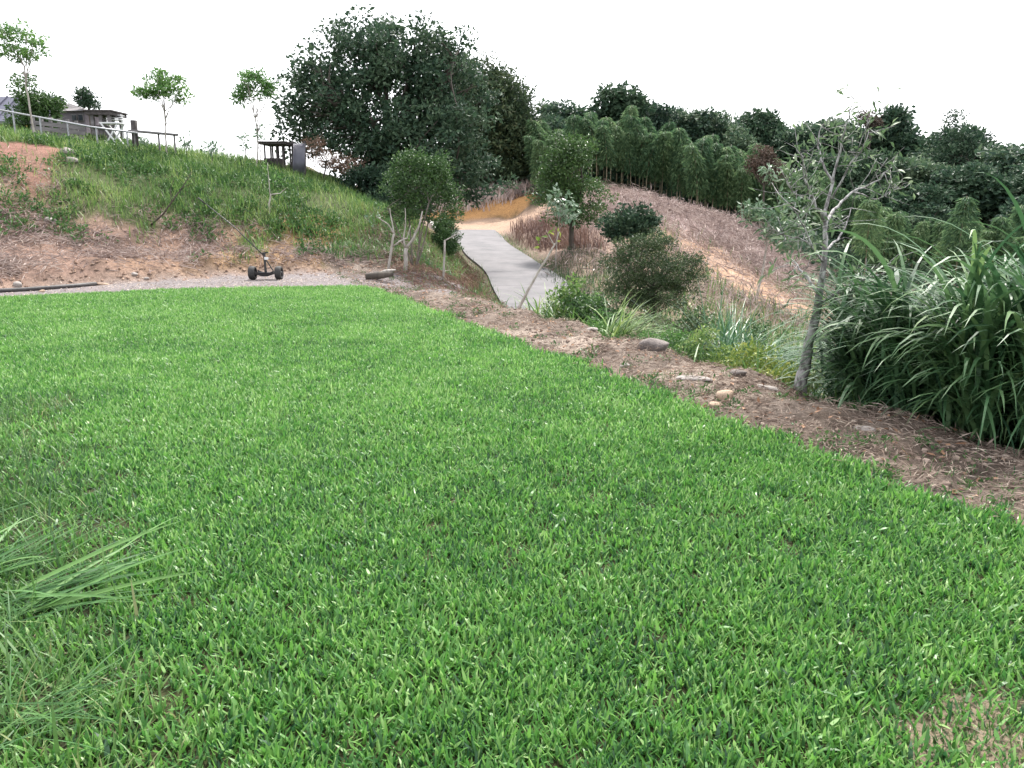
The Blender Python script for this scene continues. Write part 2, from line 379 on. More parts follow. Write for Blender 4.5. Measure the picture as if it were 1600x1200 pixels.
def H(x, y):
    x = np.asarray(x, float); y = np.asarray(y, float)
    z = base_h(x, y)
    li = lawn_in(x, y)
    r = np.hypot(x, y)
    amp = (1 - li) * np.clip(.05 + r * .006, .05, .35)
    z = z * (1 - li) + li * (z * .35 + .02 * (fbm(x * .7, y * .7, 3) - .5))
    z = z + amp * (fbm(x * .9, y * .9, 5, 5) - .5) * 1.2 + (1 - li) * .06 * (fbm(x * 4, y * 4, 8, 3) - .5)
    u_ = x - xr(y); bz = sm(.05, .5, u_) * (1 - sm(1.8, 2.5, u_)) * (1 - sm(18, 21, y))
    z = z + bz * (.07 * (fbm(x * 1.6, y * 1.6, 15) - .5) + .06 * (fbm(x * 6, y * 6, 16, 3) - .5))
    d, pz, yy = path_info(x, y)
    w_ = 1 - sm(1.42, 2.4, d)
    return z * (1 - w_) + (pz - .06) * w_
def H1(x, y): return float(H(np.array([x]), np.array([y]))[0])
def hit(u, v, y0=1.5, y1=120):
    """the point of the ground that the pixel looks at"""
    d = ray(u, v); Y = np.geomspace(y0, y1, 900); t = Y / d[1]
    g = H(d[0] * t, Y) - (EYE + d[2] * t); k = np.argmax(g > 0)
    if k == 0: k = len(Y) - 1
    a, b = g[k - 1], g[k]; f = -a / (b - a) if b != a else 0
    yy = Y[k - 1] + f * (Y[k] - Y[k - 1]); x = d[0] * yy / d[1]
    return np.array([x, yy, H1(x, yy)])
def stand(u, Y):
    z = 0.0
    for _ in range(4): x = (u - 800) / F * (Y * CP - (z - EYE) * SP); z = H1(x, Y)
    return np.array([x, Y, z])

def ell(x, y, cx, cy, rx, ry, rot=0, soft=.35):
    c, s = math.cos(rot), math.sin(rot); dx = x - cx; dy = y - cy
    q = np.hypot((dx * c + dy * s) / rx, (-dx * s + dy * c) / ry)
    return 1 - sm(1 - soft, 1 + soft, q + (fbm(x * 1.3, y * 1.3, 11) - .5) * .7)
def lerp(c, w_, col): return c * (1 - w_[:, None]) + np.array(col)[None] * w_[:, None]
def bank_h(x, y): return H(x, y)
def soil(x, y, z):
    n = len(x); c = np.tile(np.array([.25, .185, .15]), (n, 1))
    nz = fbm(x * .8, y * .8, 21); nf = fbm(x * 3, y * 3, 22)
    r = np.hypot(x, y)
    # far ground: leaf litter under the trees
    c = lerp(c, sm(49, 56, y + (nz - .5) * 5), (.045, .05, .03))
    right = sm(3, 6, x - xr(y))
    c = lerp(c, right * (1 - sm(20, 26, y)), (.14, .12, .08))
    # right hillside
    c = lerp(c, ell(x, y, 10, 43, 8, 7, -.7), (.33, .255, .25))
    c = lerp(c, ell(x, y, 10.5, 31.5, 6, 8.5, -.5), (.36, .26, .205))
    c = lerp(c, ell(x, y, 9.7, 33.4, 2.5, 6, .2, .6) * (.25 + .75 * sm(.36, .56, fbm(x * .8, y * .8, 26))), (.38, .25, .17))
    # bank on the left
    fo = y - yfoot(x)
    bk = sm(-.1, .4, fo + (nf - .5) * .5) * (1 - sm(-1.8, -.5, x)) * (1 - sm(28, 36, y))
    wl = sm(-9.2, -5.8, x + (nz - .5) * 3.5)[:, None]; lo = np.array([[.265, .18, .145]]) * (1 - wl) + np.array([[.31, .205, .12]]) * wl
    lo = lo * (1 - .5 * sm(.5, .7, fbm(x * 1.6, y * 1.6, 24)))[:, None]
    lo = np.where((x[:, None] > -4.6), np.array([[.2, .16, .08]]), lo)
    c = c * (1 - bk[:, None]) + lo * bk[:, None]
    up = sm(.5, 1.1, z + (nz - .5) * 1.5 + (nf - .5) * .5 - np.clip(-x - 7.5, 0, 5) * .33)
    c = lerp(c, bk * up, (.075, .095, .042))
    c = lerp(c, ell(x, y, -13.3, 21.5, 1.5, 1.7, .5) * bk, (.235, .125, .10))
    c = lerp(c, ell(x, y, -11.9, 20.4, .45, 1.5, .5) * bk, (.22, .13, .10))
    c = lerp(c, ell(x, y, -5.2, 21.2, .9, .9) * bk, (.33, .22, .115))
    # gravel strip between lawn and bank
    gv = sm(-.15, .15, y - yfar(x) + (nf - .5) * .3) * (1 - sm(-.5, .1, fo + (nf - .5) * .4)) * (x < -1.0)
    c = lerp(c, gv, (.215, .195, .2))
    # berm along the right edge of the lawn
    u_ = x - xr(y)
    bm = sm(-.15, .2, u_ + (nf - .5) * .4) * (1 - sm(1.6, 2.2, u_)) * (y < 20.5) * (1 - gv)
    c = lerp(c, bm, (.205, .165, .14))
    c = lerp(c, bm * sm(.5, .68, fbm(x * 1.1 + 5, y * 1.1, 25)), (.33, .275, .235))
    c = lerp(c, bm * sm(.48, .65, nf), (.115, .09, .075))
    # lawn soil
    ln = (1 - sm(-.2, .1, u_ + (nf - .5) * .3)) * (1 - sm(-.2, .1, y - yfar(x))) * (x > -40) * (y < 17)
    c = lerp(c, ln, (.06, .065, .03))
    c = lerp(c, ln * sm(-.5, .1, xl(y) - x + (nf - .5) * .8), (.06, .07, .035))
    c = lerp(c, ell(x, y, 1.62, 2.02, .54, .38) * .9, (.30, .245, .18))
    # path side strip, dirt road and its cut
    d, pz, yy = path_info(x, y)
    c = lerp(c, (1 - sm(1.2, 2.4, d)) * (y < 44) * (y > 17), (.105, .09, .065))
    c = lerp(c, ell(x, y, -2.5, 50, 6.0, 5.6, 0, .2), (.33, .235, .175))
    c = lerp(c, ell(x, y, -2.0, 57, 4.5, 1.9, 0, .25), (.42, .24, .105))
    return np.clip(c, 0, 1)

ys = np.concatenate([np.linspace(-60, -4, 24, endpoint=False), np.linspace(-4, 1.2, 26, endpoint=False), np.geomspace(1.2, 30, 330, endpoint=False),
                     np.geomspace(30, 70, 90, endpoint=False), np.geomspace(70, 480, 60)])
ss = np.concatenate([np.linspace(-6, -1.05, 50, endpoint=False), np.linspace(-1.05, 1.05, 400, endpoint=False), np.linspace(1.05, 6, 51)])
GY = np.repeat(ys, len(ss)); GX = np.tile(ss, len(ys)) * (np.abs(GY) * .75 + 2.2)
GZ = H(GX, GY)
nr, ncol = len(ys), len(ss)
ii = (np.arange(nr - 1)[:, None] * ncol + np.arange(ncol - 1)[None]).ravel()
me = mesh_from('terrain', np.stack([GX, GY, GZ], -1), np.stack([ii, ii + 1, ii + ncol + 1, ii + ncol], -1), 4, M['ground'], smooth=True)
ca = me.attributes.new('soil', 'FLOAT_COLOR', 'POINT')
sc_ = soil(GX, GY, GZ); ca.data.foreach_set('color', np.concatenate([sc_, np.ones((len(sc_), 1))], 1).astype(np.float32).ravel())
tag(link('terrain', me), 'sloping ground of soil, clay banks and litter around the lawn', kind='structure')

# concrete path: a slab with its own thickness and saw-cut joints as gaps between pours
def path_mat():
    m, n, L, p, out = newmat('brushed_concrete')
    geo = n.new('ShaderNodeNewGeometry')
    n1 = n.new('ShaderNodeTexNoise'); n1.inputs['Scale'].default_value = .9; n1.inputs['Detail'].default_value = 6; n1.inputs['Roughness'].default_value = .65
    n2 = n.new('ShaderNodeTexNoise'); n2.inputs['Scale'].default_value = 30; n2.inputs['Detail'].default_value = 5
    mp = n.new('ShaderNodeMapping'); mp.inputs['Scale'].default_value = (.6, 9, 1); L.new(geo.outputs['Position'], mp.inputs[0])
    n3 = n.new('ShaderNodeTexNoise'); n3.inputs['Scale'].default_value = 3; n3.inputs['Detail'].default_value = 3; L.new(mp.outputs[0], n3.inputs['Vector'])
    for q in (n1, n2): L.new(geo.outputs['Position'], q.inputs['Vector'])
    r1 = ramp(n, [(.075, .075, .08), (.132, .125, .132)]); r1.color_ramp.elements[0].position = .32; r1.color_ramp.elements[1].position = .6; L.new(n1.outputs['Fac'], r1.inputs[0])
    r3 = ramp(n, [(.8, .8, .8), (1.12, 1.12, 1.12)]); L.new(n3.outputs['Fac'], r3.inputs[0])
    mx = n.new('ShaderNodeMix'); mx.data_type = 'RGBA'; mx.blend_type = 'MULTIPLY'; mx.inputs[0].default_value = 1
    L.new(r1.outputs[0], mx.inputs[6]); L.new(r3.outputs[0], mx.inputs[7]); L.new(mx.outputs[2], p.inputs['Base Color'])
    p.inputs['Roughness'].default_value = .85
    b = n.new('ShaderNodeBump'); b.inputs['Strength'].default_value = .4; b.inputs['Distance'].default_value = .01
    L.new(n2.outputs['Fac'], b.inputs['Height']); L.new(b.outputs[0], p.inputs['Normal'])
    return m
M['concrete'] = path_mat()
M['concrete_pale'] = solid('pale_concrete', (.5, .48, .47), (.36, .34, .33), 9, .9, .3)
from itertools import accumulate
CP_ = FULL[FULL[:, 1] <= 46.5]; NP_ = len(CP_)
tg = np.gradient(CP_, axis=0)[:, :2]; tg /= np.linalg.norm(tg, axis=1)[:, None]
nrm = np.stack([tg[:, 1], -tg[:, 0]], -1)
joints = list(range(0, NP_ - 8, 12)) + [NP_ - 1]
path_root = None
for k in range(len(joints) - 1):
    a, b = joints[k], joints[k + 1]; V = []; Fs = []
    for i in range(a, b + 1):
        q = CP_[i].copy()
        sh = .012 if i == a else (-.012 if i == b else 0)
        q[:2] += tg[i] * sh
        hw = 1.22 + .10 * max(0, 1 - i / 50) + .03 * math.sin(i * .21) + max(0, (i - NP_ + 22) / 22) * .3
        for s_, dz in ((-hw, -.14), (-hw, 0), (0, .02), (hw, 0), (hw, -.14)):
            V.append((q[0] + nrm[i][0] * s_, q[1] + nrm[i][1] * s_, q[2] + .02 + dz))
    m_ = b - a
    for i in range(m_):
        for j in range(4): Fs.append((i * 5 + j, i * 5 + j + 1, (i + 1) * 5 + j + 1, (i + 1) * 5 + j))
    Fs.append((4, 3, 2, 1, 0)); Fs.append(tuple(m_ * 5 + j for j in range(5)))
    mb = MB(); mb.add(V, Fs)
    if path_root is None:
        path_root = bpy.data.objects.new('concrete_path', None); COL.objects.link(path_root); path_root['kind'] = 'structure'
    mb.build('slab', M['concrete'], path_root)

kb = [(-3.75, 37.2), (-3.3, 35.0), (-2.95, 32.8), (-2.6, 31.0)]
k0 = np.array([kb[0][0], kb[0][1], H1(*kb[0])]); kt = thing('kerb_wall', k0, 'low whitish concrete edge beside the path behind the cone shaped bush', 'kerb'); mb = MB()
for i in range(3):
    a = np.array([*kb[i], H1(*kb[i])]) - k0; b = np.array([*kb[i + 1], H1(*kb[i + 1])]) - k0
    mb.bar(a + np.array([0, 0, .12]), b * .985 + a * .015 + np.array([0, 0, .12]), .16, .5)
link('block', mb.mesh('block', M['concrete_pale']), kt)

# ------------------------------------------------------------------ vegetation builders
def unit(v): return v / np.maximum(np.linalg.norm(v, axis=-1, keepdims=True), 1e-9)
def leaf_arrays(P, D, N, L, W, fold=.15):
    """diamond leaves with a folded midrib: 4 verts, 2 triangles each"""
    D = unit(D); S_ = unit(np.cross(D, N)); N = np.cross(S_, D)
    L = np.asarray(L)[:, None]; W = np.asarray(W)[:, None]
    a = P; c = P + D * L - N * L * .12
    l = P + D * L * .42 + S_ * W / 2 + N * W * fold; r_ = P + D * L * .42 - S_ * W / 2 + N * W * fold
    return np.stack([a, l, c, r_], 1).reshape(-1, 3)
def leaves(name, P, D, N, L, W, tint, mat, fold=.15):
    V = leaf_arrays(P, D, N, L, W, fold); n = len(P)
    return mesh_from(name, V, np.stack([np.arange(n) * 4, np.arange(n) * 4 + 1, np.arange(n) * 4 + 2,
                     np.arange(n) * 4, np.arange(n) * 4 + 2, np.arange(n) * 4 + 3], -1), 3, mat, np.repeat(tint, 4))
def blade_arrays(P, az, L, W, lean, curl, segs=3, taper=.9):
    """grass blades: rise from P, lean (rad from vertical) grows by curl along the blade"""
    n = len(P); V = np.empty((n, segs * 2 + 1, 3)); h = np.stack([np.cos(az), np.sin(az), np.zeros(n)], -1)
    side = np.stack([-np.sin(az), np.cos(az), np.zeros(n)], -1); p = P.copy(); th = lean.copy(); up = np.array([0, 0, 1.])
    for i in range(segs):
        wd = W * (1 - taper * (i / segs) ** 2.2) * (.75 if i == 0 else 1)
        V[:, 2 * i] = p - side * wd[:, None] / 2; V[:, 2 * i + 1] = p + side * wd[:, None] / 2
        p = p + (h * np.sin(th)[:, None] + up * np.cos(th)[:, None]) * (L / segs)[:, None]; th = th + curl / segs
    V[:, -1] = p
    k = segs * 2 + 1; b = np.arange(n)[:, None] * k
    q = []
    for i in range(segs - 1): q.append(np.concatenate([b + 2 * i, b + 2 * i + 1, b + 2 * i + 3, b + 2 * i + 2], 1))
    q = np.stack(q, 1).reshape(-1, 4) if q else np.empty((0, 4), int)
    t = np.concatenate([b + 2 * segs - 2, b + 2 * segs - 1, b + 2 * segs], 1)
    return V.reshape(-1, 3), [(q, 4), (t, 3)] if len(q) else [(t, 3)], k
def blades(name, P, az, L, W, lean, curl, tint, mat, segs=3, taper=.9):
    V, Fs, k = blade_arrays(P, az, L, W, lean, curl, segs, taper)
    return mesh_from(name, V, Fs, 3, mat, np.repeat(tint, k))
def rand_dir(n, rs): return unit(rs.normal(size=(n, 3)))

def crown(ells, n_clumps, per, clump_r, leaf, rs, flat=.7, shell=.45, up=.35, droop=.0, aspect=.42, minz=None):
    """leaf clumps through a set of ellipsoids (centre, radii); returns leaf arrays and clump centres"""
    vol = np.array([e[1][0] * e[1][1] * e[1][2] for e in ells]) ** .8; vol /= vol.sum()
    which = rs.choice(len(ells), n_clumps, p=vol)
    d = rand_dir(n_clumps, rs); rad = (shell + (1 - shell) * rs.rand(n_clumps) ** .6)
    rad = np.where(rs.rand(n_clumps) < .25, rs.rand(n_clumps) ** .5 * .8, rad)
    rad = np.where(rs.rand(n_clumps) < .12, rs.uniform(1.0, 1.13, n_clumps), rad)
    cen = np.array([ells[k][0] for k in which]) + d * rad[:, None] * np.array([ells[k][1] for k in which])
    if minz is not None: cen[:, 2] = np.maximum(cen[:, 2], minz + rs.rand(n_clumps) * .2)
    sz = clump_r * rs.uniform(.55, 1.35, n_clumps)
    cnt = np.maximum(4, (per * (sz / clump_r) ** 2).astype(int)); idx = np.repeat(np.arange(n_clumps), cnt); n = len(idx)
    off = rand_dir(n, rs) * (rs.rand(n, 1) ** .45); off[:, 2] *= flat
    P = cen[idx] + off * sz[idx][:, None]
    D = unit(off + rand_dir(n, rs) * .9 + np.array([0, 0, -droop]))
    N = unit(rand_dir(n, rs) * .8 + np.array([0, 0, up]) + off * .6)
    ln = leaf * rs.uniform(.6, 1.3, n)
    tint = np.clip(.5 + (rs.rand(n_clumps) - .5)[idx] * .5 + (rs.rand(n) - .5) * .7, 0, 1)
    return P, D, N, ln, ln * aspect * rs.uniform(.8, 1.2, n), tint, cen, sz
def limb(mb, a, b, r0, r1, rs, n=6, wob=.12, sag=.0, sides=6):
    a = np.array(a, float); b = np.array(b, float); L = np.linalg.norm(b - a); pts = []; rad = []
    o1 = rs.normal(size=3) * wob * L
    for i in range(n):
        t = i / (n - 1); pts.append(a + (b - a) * t + o1 * math.sin(math.pi * t) * .5 + np.array([0, 0, sag * L * math.sin(math.pi * t)]) + rs.normal(size=3) * wob * L * .08 * (0 < i < n - 1)); rad.append(r0 + (r1 - r0) * t)
    mb.tube(pts, rad, sides); return pts

STEM_WOB = .05
def make_tree(name, base, ells, label, cat, leafmat, barkmat, n_clumps=120, per=40, clump_r=.4, leaf=.13, trunk_r=.15, fork=.45, n_limbs=12, seed=1,
              group=None, aspect=.42, up=.35, droop=0, flat=.7, stems=1, shell=.45, twigs=40, crown_name='crown'):
    """base in world, ells in world coordinates; the thing's Empty stands at its foot"""
    rs = np.random.RandomState(seed); base = np.array(base, float)
    E = [(np.array(c) - base, np.array(r)) for c, r in ells]
    t = thing(name, base, label, cat, group)
    P, D, N, L, W, T, cen, sz = crown(E, n_clumps, per, clump_r, leaf, rs, flat, shell, up, droop, aspect, minz=.05)
    link(crown_name, leaves(crown_name, P, D, N, L, W, T, leafmat), t)
    mb = MB(); top = np.mean([e[0] for e in E], 0); zt = max(e[0][2] + e[1][2] * .6 for e in E)
    order = rs.permutation(len(cen))
    for s_ in range(stems):
        foot = np.array([rs.uniform(-1, 1), rs.uniform(-1, 1), 0]) * trunk_r * (2.2 if stems > 1 else 0)
        hd = np.array([top[0] * .55, top[1] * .55, zt * fork]) + (rs.normal(size=3) * np.array([.14, .14, .08]) * zt if stems > 1 else 0)
        tr = limb(mb, foot - np.array([0, 0, .15]), hd, trunk_r, trunk_r * .68, rs, 8, .05 if stems == 1 else .03, sides=9)
        tops = []
        for k in range(n_limbs // stems):
            e = cen[order[(s_ * 31 + k) % len(cen)]]
            st = np.array(tr[5 + k % 3]) if k else np.array(tr[-1])
            lp = limb(mb, st, e, trunk_r * .5, trunk_r * .1, rs, 7, .16, .06, 6); tops.append(lp)
        for k in range(twigs // stems):
            e = cen[order[(s_ * 57 + 40 + k) % len(cen)]]
            lp = tops[int(np.argmin([np.linalg.norm(np.array(q[4]) - e) for q in tops]))]
            limb(mb, lp[3 + k % 3], e, trunk_r * .16, trunk_r * .05, rs, 5, .16, .04, 4)
    # a flare at the foot
    mb.tube([(0, 0, -.15), (0, 0, .03), (0, 0, trunk_r * 2)], [trunk_r * 1.7, trunk_r * 1.35, trunk_r * .95], 9) if stems == 1 else None
    link('trunk', mb.mesh('trunk', barkmat, True), t)
    return t
def E(u, v, Y, ru, rv, ry=None):
    k = px(Y) / 1.0; return (at(u, v, Y), np.array([ru * k, (ry if ry else (ru + rv) * .5) * k, rv * k]))

# ------------------------------------------------------------------ lawn grass (one object of stuff, tufts spread by geometry nodes)
def tuft_protos():
    pc = bpy.data.collections.new('grass_tufts')
    for k in range(10):
        rs = np.random.RandomState(100 + k); n = 14
        P = np.stack([rs.normal(0, .035, n), rs.normal(0, .035, n), np.full(n, -.004)], -1)
        L = rs.uniform(.03, .068, n); W = rs.uniform(.007, .0142, n)
        me = blades('grass_tuft', P, rs.uniform(0, 6.28, n), L, W, rs.uniform(.1, .95, n), rs.uniform(-.1, .9, n), np.clip(rs.normal(.42, .27, n), 0, 1), M['lawn'], 3, .75)
        pc.objects.link(bpy.data.objects.new('grass_tuft', me))
    return pc
def gn_scatter(name, pts, rot, scl, patch, coll):
    me = bpy.data.meshes.new(name); me.vertices.add(len(pts)); me.vertices.foreach_set('co', pts.astype(np.float32).ravel())
    for nm, ty, arr, key in (('rot', 'FLOAT_VECTOR', rot, 'vector'), ('scl', 'FLOAT', scl, 'value'), ('patch', 'FLOAT', patch, 'value')):
        a = me.attributes.new(nm, ty, 'POINT'); a.data.foreach_set(key, arr.astype(np.float32).ravel())
    a = me.attributes.new('pick', 'INT', 'POINT'); a.data.foreach_set('value', rng.randint(0, len(coll.objects), len(pts)).astype(np.int32))
    o = link(name, me)
    g = bpy.data.node_groups.new(name, 'GeometryNodeTree')
    g.interface.new_socket('Geometry', in_out='INPUT', socket_type='NodeSocketGeometry'); g.interface.new_socket('Geometry', in_out='OUTPUT', socket_type='NodeSocketGeometry')
    N = g.nodes; L = g.links; i_ = N.new('NodeGroupInput'); o_ = N.new('NodeGroupOutput')
    ip = N.new('GeometryNodeInstanceOnPoints'); ci = N.new('GeometryNodeCollectionInfo'); ci.inputs['Collection'].default_value = coll
    ci.inputs['Separate Children'].default_value = True; ci.inputs['Reset Children'].default_value = True
    def attr(nm, ty):
        a = N.new('GeometryNodeInputNamedAttribute'); a.data_type = ty; a.inputs['Name'].default_value = nm; return [s for s in a.outputs if s.enabled and s.name == 'Attribute'][0]
    L.new(i_.outputs[0], ip.inputs['Points']); L.new(ci.outputs[0], ip.inputs['Instance']); ip.inputs['Pick Instance'].default_value = True
    L.new(attr('pick', 'INT'), ip.inputs['Instance Index']); L.new(attr('rot', 'FLOAT_VECTOR'), ip.inputs['Rotation']); L.new(attr('scl', 'FLOAT'), ip.inputs['Scale'])
    L.new(ip.outputs[0], o_.inputs[0])
    md = o.modifiers.new('scatter', 'NODES'); md.node_group = g
    return o
def lawn_points():
    out = []
    for y0, y1, dens in ((1.2, 3.2, 820), (3.2, 5.5, 720), (5.5, 9, 600), (9, 16.2, 460)):
        x0, x1 = -12, 4.0
        n = int((x1 - x0) * (y1 - y0) * dens); out.append(np.stack([rng.uniform(x0, x1, n), rng.uniform(y0, y1, n)], -1))
    p = np.concatenate(out); x, y = p.T
    nf = fbm(x * 3, y * 3, 22); n2 = fbm(x * 1.1, y * 1.1, 33); n6 = fbm(x * 6, y * 6, 34)
    u_ = x - xr(y)
    edge = sm(.02, -.16, u_ + (nf - .5) * .35) * sm(.05, -.2, y - yfar(x) + (nf - .5) * .3)
    left = sm(.1, .7, x - xl(y) + (nf - .5) * 1.0)
    bare = .88 * ell(x, y, 1.62, 2.02, .5, .34)
    thin = .16 * sm(.6, .75, fbm(x * 2.2, y * 2.2, 41))
    k = rng.rand(len(x)) < edge * (.38 + .62 * left) * (1 - .9 * bare) * (1 - thin)
    k &= (np.abs(x) < y * .85 + 1.2)
    x, y, left, n2, n6, u_ = x[k], y[k], left[k], n2[k], n6[k], u_[k]
    n = len(x)
    patch = (n2 - .5) * .42 + (n6 - .5) * .40 + sm(2, 14, y) * .12 + .02
    scl = rng.uniform(.75, 1.2, n) * (.85 + .35 * n2) * (1 + .35 * np.exp(-(u_ / .3) ** 2))
    rot = np.stack([rng.normal(0, .16, n), rng.normal(0, .16, n), rng.uniform(0, 6.28, n)], -1)
    return np.stack([x, y, H(x, y)], -1), rot, scl, patch
TP = tuft_protos()
tag(gn_scatter('lawn_grass', *lawn_points(), TP), 'thick bright green lawn of broad short blades', kind='stuff')

def scatter(n, box, keepf):
    x = rng.uniform(box[0], box[1], n); y = rng.uniform(box[2], box[3], n)
    k = rng.rand(n) < keepf(x, y); return x[k], y[k]
def stuff(name, me, label): return tag(link(name, me), label, kind='stuff')
def strawlike(name, x, y, L0, L1, W, mat, label, lift=.02, tilt=.3, tint_c=.5, tint_s=.25):
    n = len(x); z = H(x, y) + np.abs(rng.normal(0, lift, n)) + .004
    D = np.stack([rng.normal(size=n), rng.normal(size=n), rng.normal(0, tilt, n)], -1)
    eps = .15; sx = (H(x + eps, y) - H(x - eps, y)) / (2 * eps); sy = (H(x, y + eps) - H(x, y - eps)) / (2 * eps)
    D = unit(D); D[:, 2] += D[:, 0] * sx + D[:, 1] * sy
    N = np.stack([-sx, -sy, np.ones(n)], -1) + rng.normal(0, .35, (n, 3))
    L = rng.uniform(L0, L1, n); t = np.clip(rng.normal(tint_c, tint_s, n) + (fbm(x * 1.5, y * 1.5, 51) - .5) * .6, 0, 1)
    return stuff(name, leaves(name, np.stack([x, y, z], -1), unit(D), unit(N), L, np.full(n, W) * rng.uniform(.6, 1.4, n), t, mat, .1), label)
def grassy(name, x, y, L0, L1, W, mat, label, lean=.5, curl=.9, segs=3, tc=.45, ts=.2):
    n = len(x); P = np.stack([x, y, H(x, y) - .01], -1); L = rng.uniform(L0, L1, n)
    t = np.clip(rng.normal(tc, ts, n) + (fbm(x * .9, y * .9, 61) - .5) * .9, 0, 1)
    return stuff(name, blades(name, P, rng.uniform(0, 6.28, n), L, W * rng.uniform(.6, 1.4, n), np.abs(rng.normal(0, lean, n)), rng.uniform(.2, curl, n), t, mat, segs, .85), label)
def weedy(name, n_c, box, keepf, per, r, leaf, mat, label, hgt=.2, tc=.45):
    cx, cy = scatter(n_c, box, keepf); nc = len(cx); idx = np.repeat(np.arange(nc), per); n = len(idx)
    sz = r * rng.uniform(.5, 1.5, nc)
    off = rand_dir(n, rng) * rng.rand(n, 1) ** .5; off[:, 2] = np.abs(off[:, 2])
    x = cx[idx] + off[:, 0] * sz[idx]; y = cy[idx] + off[:, 1] * sz[idx]
    z = H(x, y) + off[:, 2] * hgt * rng.uniform(.4, 1.3, nc)[idx]
    D = unit(off + rand_dir(n, rng) * .8); N = unit(np.array([0, 0, .8]) + rand_dir(n, rng) * .7)
    L = leaf * rng.uniform(.5, 1.4, n); t = np.clip(tc + (rng.rand(nc) - .5)[idx] * .5 + (rng.rand(n) - .5) * .5, 0, 1)
    return stuff(name, leaves(name, np.stack([x, y, z], -1), D, N, L, L * .5, t, mat), label)

berm = lambda x, y: sm(-.25, .1, x - xr(y)) * (1 - sm(1.5, 2.2, x - xr(y))) * (y < 20)
# rough longer grass beyond the mown edge on the near left
lf = lambda x, y: sm(.55, -.5, x - xl(y) + (fbm(x * 3, y * 3, 22) - .5) * 1.0) * (.3 + .7 * sm(.28, .42, fbm(x * 2.3, y * 2.3, 35))) * (y < yfar(x) - .1) * (np.abs(x) < y * .85 + 1.2)
x, y = scatter(190000, (-8.5, -.6, 1.5, 9.5), lf)
grassy('rough_grass', x, y, .05, .15, .007, M['rough'], 'dull longer grass with bare gaps beyond the mown edge', .8, 1.2)
x, y = scatter(5200, (-5.5, -.6, 1.6, 6.5), lambda x, y: sm(.25, -.35, x - xl(y) + (fbm(x * 2.6, y * 2.6, 36) - .5) * 1.2) * sm(.42, .58, fbm(x * 1.9, y * 1.9, 37)))
grassy('long_edge_grass', x, y, .12, .34, .010, M['rough'], 'longer flattened grass along the unmown left edge', .95, .9, 4, .4)
# dry thatch in the bare corner and on the left
x, y = scatter(60000, (-7.5, 2.6, 1.4, 9), lambda x, y: np.maximum(ell(x, y, 1.62, 2.02, .58, .42), sm(.5, -.3, x - xl(y)) * .45))
strawlike('dry_thatch', x, y, .02, .07, .003, M['straw'], 'dry thatch and clippings in the bare patches of turf', .006, .25)
x, y = scatter(7000, (1.0, 2.2, 1.6, 2.45), lambda x, y: ell(x, y, 1.62, 2.02, .58, .42) * .8)
grassy('sparse_sprouts', x, y, .02, .05, .006, M['rough'], 'short green sprouts in the bare corner of the lawn', .9, .8, tc=.3)
# mulch of straw and dead leaves on the berm
x, y = scatter(260000, (-4.5, 5.2, 1.0, 20), lambda x, y: berm(x, y) * np.clip(6.5 / y, .25, 1) * (.35 + .65 * sm(.35, .6, fbm(x * 1.7, y * 1.7, 71))))
strawlike('straw_mulch', x, y, .03, .12, .006, M['straw'], 'dead straw and twigs strewn along the bare berm', .018, .3, .42)
x, y = scatter(9000, (-4.5, 5.2, 1.0, 20), lambda x, y: berm(x, y) * .8)
strawlike('leaf_litter', x, y, .03, .07, .028, M['deadleaf'], 'brown dead leaves lying on the berm', .01, .3, .4)
bw = lambda x, y: berm(x, y) * sm(.52, .66, fbm(x * 1.3 + 4, y * 1.3, 81)) * .9 + berm(x, y) * sm(.65, .1, x - xr(y)) * .6
weedy('berm_weeds', 2200, (-4.5, 5.2, 2.0, 19), bw, 26, .1, .035, M['weed'], 'small green weeds sprouting on the berm', .06, .4)
gw = lambda x, y: np.clip(ell(x, y, 2.35, 4.95, .32, .5, .4) + ell(x, y, 2.75, 4.25, .3, .42, .4) + .8 * ell(x, y, 1.45, 6.9, .3, .6, .4), 0, 1)
weedy('berm_edge_weeds', 420, (.8, 3.6, 3.4, 8), gw, 26, .09, .03, M['weed'], 'green creeping weeds spreading onto the berm from the lawn edge', .06, .5)
x, y = scatter(9000, (.6, 3.6, 3.2, 8), lambda x, y: gw(x, y) * .8)
grassy('berm_edge_grass', x, y, .03, .08, .007, M['rough'], 'short grass runners creeping over the edge of the berm', .9, 1.0, 2, .45)
# clods of dry soil on the berm and along the foot of the bank
def clods(name, x, y, r0, r1, mat, label):
    n = len(x); z = H(x, y); r = rng.uniform(r0, r1, n) ** 1.0
    o = np.array([(1, 0, 0), (0, 1, 0), (-1, 0, 0), (0, -1, 0), (.5, .5, .75), (-.5, .4, .7), (-.4, -.5, .75), (.5, -.45, .7)], float)
    Vv = o[None] * (1 + rng.normal(0, .22, (n, 8, 1))) * r[:, None, None]; a = rng.uniform(0, 6.28, n); c, s_ = np.cos(a)[:, None], np.sin(a)[:, None]
    X = Vv[..., 0] * c - Vv[..., 1] * s_; Y = Vv[..., 0] * s_ + Vv[..., 1] * c
    Vv = np.stack([X + x[:, None], Y + y[:, None], Vv[..., 2] * .8 + z[:, None] - .1 * r[:, None]], -1).reshape(-1, 3)
    f = np.array([(0, 1, 4), (1, 5, 4), (1, 2, 5), (2, 6, 5), (2, 3, 6), (3, 7, 6), (3, 0, 7), (0, 4, 7), (4, 5, 6), (4, 6, 7)])
    Fc = (f[None] + (np.arange(n) * 8)[:, None, None]).reshape(-1, 3)
    return stuff(name, mesh_from(name, Vv, Fc, 3, mat, np.repeat(rng.rand(n), 8)), label)
M['clod'] = foliage('dry_clod', [(.12, .088, .07), (.2, .15, .125), (.3, .24, .2)], 0, .95, .1, objvar=0)
